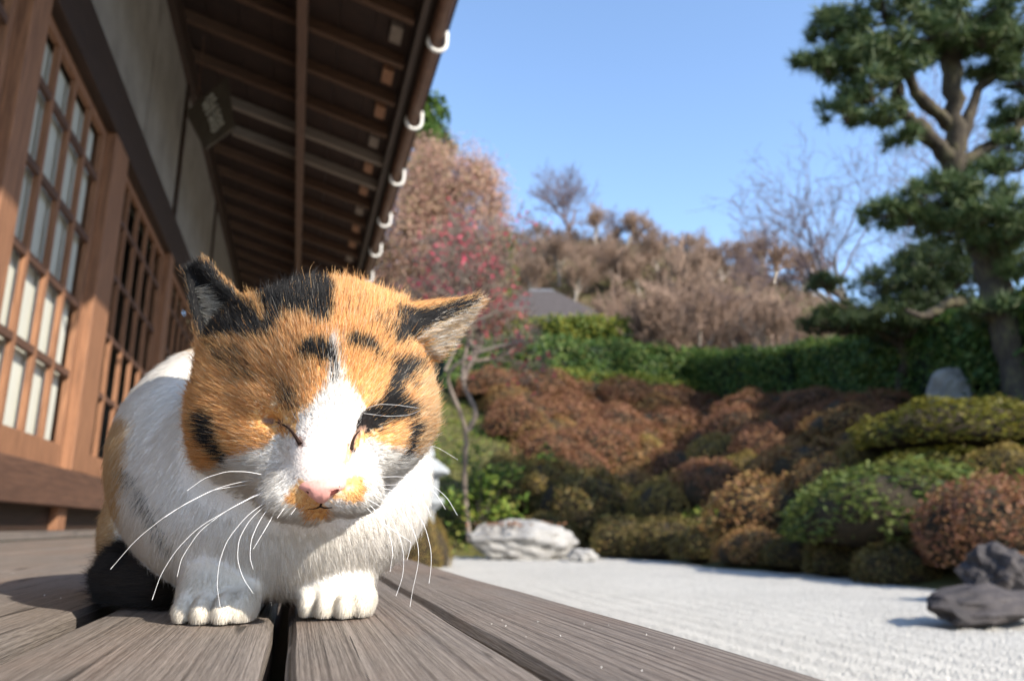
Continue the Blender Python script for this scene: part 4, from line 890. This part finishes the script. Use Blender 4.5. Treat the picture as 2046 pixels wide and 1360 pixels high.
def make_fur(N, seed=9):
    r = np.random.default_rng(seed)
    T3 = np.concatenate([CF[:, [0, 1, 2]], CF[:, [0, 2, 3]]]); A_, B_, C_ = CV[T3[:, 0]], CV[T3[:, 1]], CV[T3[:, 2]]
    ar = np.linalg.norm(np.cross(B_-A_, C_-A_), axis=1); ctr = (A_+B_+C_)/3; fn = CN[T3[:, 0]]; gr_ = GRP[T3[:, 0]]
    face = np.sum(fn*-unit(ctr), 1); wt = ar*np.where(face > -.25, 1, .18)*np.array([1.35, 1.6, .70, 1.6, 1.5])[gr_]*np.where(ctr[:, 2] > .5, .6, 1)
    wt = wt*np.where(world_z(ctr) < .003, .0, 1)
    idx = r.choice(len(T3), N, p=wt/wt.sum()); u = r.uniform(size=(N, 1)); v = r.uniform(size=(N, 1)); f = (u+v) > 1; u = np.where(f, 1-u, u); v = np.where(f, 1-v, v)
    Q = A_[idx]*(1-u-v)+B_[idx]*u+C_[idx]*v; Nn = unit(CN[T3[idx, 0]]*(1-u-v)+CN[T3[idx, 1]]*u+CN[T3[idx, 2]]*v); G = gr_[idx]
    x, y = to_px(Q)
    # nothing on the nose leather and on the eye slits
    nose = (np.abs(x-644) < 44-.0*(y)) & (y > 950) & (y < 1000) & (np.abs(x-644) < 44*(1004-y)/54) & (G == 0); ed = eye_dist(x, y)
    keep = ~nose & ~((ed < 2.2) & (G == 0)); Q, Nn, G, x, y, ed = Q[keep], Nn[keep], G[keep], x[keep], y[keep], ed[keep]; N = len(Q)
    # growth direction
    D = np.zeros((N, 3)); no = q_(646, 930, .318)
    hd = G == 0; vv = Q-no; vv[:, 2] *= .7; dh = unit(vv); low = np.clip((y-930)/60, 0, 1)[:, None]; dh = unit(dh*(1-.5*low)+low*.5*np.stack([np.sign(x-644)*1.0, -.5+0*x, .35+0*x], 1))
    D[hd] = dh[hd]
    el = (G == 1) & (x < 640); D[el] = np.array([-.15, .85, .2]); er = (G == 1) & (x >= 640); D[er] = unit(ER['T']-(ER['B']+ER['A'])*.5)+np.array([0, -.25, 0])
    bd = G == 2; D[bd] = np.stack([.9*(x-540)/400, -.9+0*x, .15+0*x], 1)[bd]
    bk = bd & (Q[:, 2] > .44); wb = np.clip((Q[:, 2]-.42)/.05, 0, 1)[:, None]; D = np.where(bd[:, None], D*(1-wb)+wb*np.array([-.75, -.35, .35]), D)
    D[G == 3] = np.array([0, -.8, -.35]); D[G == 4] = np.array([-.7, .2, -.3])
    D = D+r.normal(size=D.shape)*.10
    tg = unit(D-Nn*np.sum(D*Nn, 1)[:, None])
    # length and lift
    Ln = np.array([.0085, .0055, .0078, .0042, .0120])[G]
    fd = np.hypot((x-644)/1.0, (y-930)/1.15); Ln = np.where(hd, np.interp(fd, [0, 45, 90, 150, 230, 300], [.0016, .0022, .0042, .0058, .0078, .0088]), Ln)
    Ln = np.where(hd & (y > 940), np.minimum(Ln, .0048), Ln); Ln = np.where(hd & (y < 640), .0098, Ln)
    Ln = np.where(hd & (ed < 30), np.minimum(Ln, .0018+.00011*ed), Ln)
    chest = bd & (y > 1080); Ln = np.where(chest, .0088, Ln); edge = (np.sum(Nn*-unit(Q), 1) < .35) & (bd | hd) & (y > 700); Ln = np.where(edge, Ln*1.15, Ln)
    erf = er & (G == 1) & inpoly(x, y, POLY['rwhite']); Ln = np.where(erf, .0085, Ln)
    lift = np.array([.42, .45, .17, .34, 1.2])[G]; lift = np.where(hd, np.interp(fd, [0, 60, 150, 300], [.28, .34, .38, .40]), lift); lift = np.where(hd & (y < 620), .75, lift); lift = np.where(erf, .5, lift); lift = lift*r.uniform(.7, 1.35, N)
    Ln = Ln*r.uniform(.6, 1.15, N); long_ = r.uniform(size=N) < .06; Ln = np.where(long_ & (G != 3), Ln*1.5, Ln); lift = np.where(long_, lift*1.35, lift)
    K = 5; s = np.linspace(0, 1, K); P = np.zeros((N, K, 3)); P[:, 0] = Q-Nn*.0006
    grav = -BASIS[:, 2]; crl = r.normal(size=(N, 3))*np.where(bd, .07, .16)[:, None]
    for k in range(1, K):
        d = unit(Nn*(lift*(1.25-.75*s[k]))[:, None]+tg+grav*(.22*s[k])*np.where(hd | (G == 1), .2, 1)[:, None]+crl*s[k]); P[:, k] = P[:, k-1]+d*(Ln/(K-1))[:, None]
    # clumping: tips drawn to the tip of the nearest guide hair
    from mathutils import kdtree
    gi = r.choice(N, N//16, replace=False); kd = kdtree.KDTree(len(gi))
    for j, i in enumerate(gi): kd.insert(Q[i], j)
    kd.balance(); near = gi[np.array([kd.find(p)[1] for p in Q])]
    ok = (np.linalg.norm(Q[near]-Q, axis=1) < .004) & (G == G[near])
    for k in range(1, K):
        wk = (np.where(bd, .18, np.where(G == 3, .08, .42))*s[k]**1.3*r.uniform(.3, 1.3, N)*ok)[:, None]; P[:, k] = P[:, k]*(1-wk)+(P[near, k]+(Q-Q[near])*.15)*wk
    P[:, 1:, :] -= np.minimum(0, world_z(P[:, 1:].reshape(-1, 3)).reshape(N, K-1)-.0006)[..., None]*BASIS[:, 2]
    cc = coat(P[:, 2]*.6+P[:, 3]*.4, G, r, 5.5); fl = (r.uniform(size=N) < .022) & hd; cc = np.where(fl & (cc == BLACK), ORANGE, np.where(fl & (cc == ORANGE), np.where(r.uniform(size=N) < .35, BLACK, PALE), cc)); C = coat_rgb(cc, r)
    clv = np.where(bd | (G == 3), r.uniform(.95, 1.04, N), r.uniform(.86, 1.1, N)[near]); C = C*clv[:, None]
    C = np.where((hd & (cc == WHITE))[:, None], C*.88, C); pk = (np.exp(-((x-645)/44)**2-((y-925)/55)**2)*.75*hd*(cc == WHITE))[:, None]; C = C*(1-pk)+np.array([.74, .52, .48])*pk
    tipc = np.where((cc == ORANGE)[:, None], C*1.12+.03, C*1.02)
    COLR = C[:, None]*(1-s[None, :, None])+tipc[:, None]*s[None, :, None]
    SN = unit(Nn+.22*r.normal(size=Nn.shape)); rad = np.array([.000075, .00008, .000085, .00007, .00009])[G]
    return P, rad[:, None]*np.array([1, .95, .8, .55, .12]), COLR, SN
def curves_object(name, P, Rr, Cc, SN, mat, parent):
    N, K = P.shape[:2]; cu = bpy.data.hair_curves.new(name); cu.add_curves([K]*N)
    W = to_world(P.reshape(-1, 3)); cu.attributes['position'].data.foreach_set('vector', W.astype(np.float32).ravel())
    ra = cu.attributes.get('radius') or cu.attributes.new('radius', 'FLOAT', 'POINT'); ra.data.foreach_set('value', Rr.astype(np.float32).ravel())
    ca = cu.attributes.new('fcol', 'FLOAT_COLOR', 'POINT'); ca.data.foreach_set('color', np.concatenate([Cc.reshape(-1, 3), np.ones((N*K, 1))], 1).astype(np.float32).ravel())
    sa = cu.attributes.new('snor', 'FLOAT_VECTOR', 'POINT'); sa.data.foreach_set('vector', np.repeat(SN@BASIS, K, 0).astype(np.float32).ravel())
    cu.materials.append(mat); return cpart(name, cu, parent)
curves_object('fur', *make_fur(NFUR), FUR, bodyo)
# ---- nose, eyes, mouth
def skinmat(name, c, rough=.45, sss=0.):
    m, n, b = newmat(name); v = coords(n); s = noise(n, 700, 3, .6, v); n.links.new(ramp(n, s, [(.3, tuple(np.array(c)*.85)), (.7, tuple(np.minimum(np.array(c)*1.1, .9)))]), b.inputs['Base Color'])
    b.inputs['Roughness'].default_value = rough; b.inputs['Specular IOR Level'].default_value = .5 if rough < .6 else .05; bump(n, b, s, .25, .0003)
    return m
M['nose'] = skinmat('pink_nose_leather', (.74, .36, .31), .42); M['lid'] = skinmat('dark_eyelid', (.030, .018, .014), .95); M['nostril'] = skinmat('nostril', (.10, .03, .025), .7)
bm = bmesh.new(); bmesh.ops.create_uvsphere(bm, u_segments=28, v_segments=18, radius=1)
nc = q_(644, 972, .3075)
for v in bm.verts:
    x_, z_, y_ = v.co; y_ = y_
    wd = np.interp(y_, [-1, -.5, 0, .6, 1], [.30, .55, .92, 1.02, .8])
    p = np.array([x_*.0106*wd, y_*.0068, z_*.0068])
    if y_ > 0: p[2] += .0022*y_
    for sx in (-1, 1): p[2] += .0016*math.exp(-((p[0]-sx*.0052)/.0017)**2-((p[1]+.0012+0)/.0013)**2)*(1 if z_ < 0 else 0)
    p[2] += .0007*math.exp(-(p[0]/.0006)**2)*(1 if (z_ < 0 and y_ < .1) else 0)
    v.co = Vector(to_world((nc+p)[None])[0])
bmesh.ops.recalc_face_normals(bm, faces=bm.faces)
me = bpy.data.meshes.new('nose'); bm.to_mesh(me); bm.free(); me.shade_smooth(); me.materials.append(M['nose']); nose_o = cpart('nose', me)
for pts in ([(611, 971), (618, 981), (629, 988)], [(678, 970), (671, 980), (660, 987)]):
    P = np.array([q_(x, y, .3030+.0012*abs(x-644)/34) for x, y in pts]); mb = MB(); mb.tube(to_world(P), [.0006, .0011, .0005], 8); me = mb.mesh('nostril', M['nostril'], True); cpart('nostril', me, nose_o)
def smooth_line(pts, n=18):
    pts = np.array(pts, float); u = np.linspace(0, 1, len(pts)); uu = np.linspace(0, 1, n); P = np.stack([np.interp(uu, u, pts[:, i]) for i in range(pts.shape[1])], 1)
    for _ in range(3): P[1:-1] = (P[:-2]+2*P[1:-1]+P[2:])/4
    return P
for e in EYES:
    P = smooth_line(smooth_line(e)[3:]); Q = surf(P[:, 0], P[:, 1]); Q = Q-unit(Q)*.0003
    mb = MB(); mb.tube(to_world(Q), .0007*np.linspace(.15, 1.15, 18)**1.0+.0001, 8); cpart('closed_eye', mb.mesh('closed_eye', M['lid'], True))
for pts in ([(644, 998), (642, 1004), (641, 1011), (632, 1015), (624, 1016), (616, 1016)], [(641, 1011), (648, 1014), (656, 1014), (664, 1013)]):
    P = smooth_line(pts); Q = surf(P[:, 0], P[:, 1]); mb = MB(); mb.tube(to_world(Q), np.linspace(.0006, .00025, 18), 6); cpart('mouth_line', mb.mesh('mouth_line', M['lid'], True))
# ---- whiskers
def Z2(*p): return [(180+a/2.193, 640+b/2.193) for a, b in p]
def Z3(*p): return [(300+a/3.41, 980+b/3.41) for a, b in p]
WH = [Z2((780, 680), (690, 662), (600, 660), (500, 690), (425, 745)), Z2((740, 690), (560, 730), (350, 840), (200, 960), (90, 1088)), Z2((715, 715), (540, 740), (420, 800), (330, 860)), Z2((790, 735), (640, 810), (480, 900), (380, 1000), (310, 1110), (272, 1222)), Z2((760, 745), (600, 830), (480, 920), (400, 1040), (382, 1120)),
      Z2((800, 775), (690, 850), (600, 960), (565, 1060), (555, 1160), (570, 1255)), Z2((800, 780), (700, 870), (650, 960), (645, 1050), (670, 1130), (715, 1195)), Z2((805, 785), (740, 880), (705, 960), (700, 1040), (715, 1090)), Z2((815, 830), (770, 910), (715, 1000)), Z2((860, 810), (820, 865)), Z2((910, 810), (880, 850)),
      Z1((1020, 1100), (1150, 1095), (1290, 1130), (1370, 1200), (1418, 1285)), Z1((1000, 1140), (1150, 1135), (1300, 1160), (1340, 1220), (1360, 1255)), Z3((1450, 0), (1520, 30), (1680, 110), (1780, 230), (1830, 370), (1830, 500), (1790, 660), (1770, 790)), Z3((1560, 10), (1790, 110), (1870, 230), (1915, 400), (1915, 520), (1900, 630)), Z3((1420, 40), (1480, 60), (1620, 130), (1690, 280), (1730, 420), (1725, 580), (1675, 715)),
      Z3((1460, 60), (1580, 180), (1640, 330), (1655, 420), (1635, 550)), Z1((1040, 1150), (1220, 1190), (1270, 1240), (1290, 1290)), Z3((1440, 80), (1560, 200), (1700, 300), (1785, 350), (1750, 470))]
BR = [Z1((960, 770), (1040, 745), (1130, 750), (1230, 765)), Z1((960, 790), (1080, 805), (1180, 800), (1240, 775)), Z1((1270, 940), (1330, 960), (1420, 1015))]
M['whisker'] = skinmat('white_whisker', (.86, .85, .82), .35)
for k, w_ in enumerate(WH+BR):
    n = 26; P = smooth_line(w_, n); root = surf(P[0, 0], P[0, 1])[0]; t0 = root[2]; L_ = np.linspace(0, 1, n)
    if k < len(WH): t = t0+.004-.016*L_+.004*L_**2
    else: t = t0+.001-.013*np.sqrt(L_)
    Q = np.stack([(P[:, 0]-1023)/FPX*t, -(P[:, 1]-680)/FPX*t, t], 1)
    zz = world_z(Q); Q = Q+np.maximum(0, .004-zz)[:, None]*BASIS[:, 2]
    r0 = .00013 if k < len(WH) else .00012
    mb = MB(); mb.tube(to_world(Q), np.linspace(r0, .00007, n), 6); cpart('whisker', mb.mesh('whisker', M['whisker'], True))
# long pale hairs inside the clipped ear
r = np.random.default_rng(77); NE = 260; a0 = r.uniform(0, 1, NE); b0 = r.uniform(0, 1, NE)
x0 = 385+30*a0+b0*12; y0 = 575+105*a0; rootp = surf(x0, y0); ln = r.uniform(.010, .024, NE); K = 6; P = np.zeros((NE, K, 3)); P[:, 0] = rootp
d0 = unit(np.array([.85, -.10, -.62])+r.normal(size=(NE, 3))*.22+np.stack([0*a0, .25*(1-a0)-.1, 0*a0], 1))
for k in range(1, K): d0 = unit(d0+np.array([.05, -.03, .10])); P[:, k] = P[:, k-1]+d0*(ln/(K-1))[:, None]
cE = np.array([.78, .72, .62])*r.uniform(.6, 1.2, (NE, 1, 1))*np.ones((1, K, 1))
curves_object('ear_tufts', P, np.full((NE, 1), .00012)*np.linspace(1, .2, K), cE, unit(-rootp), FUR, bodyo)
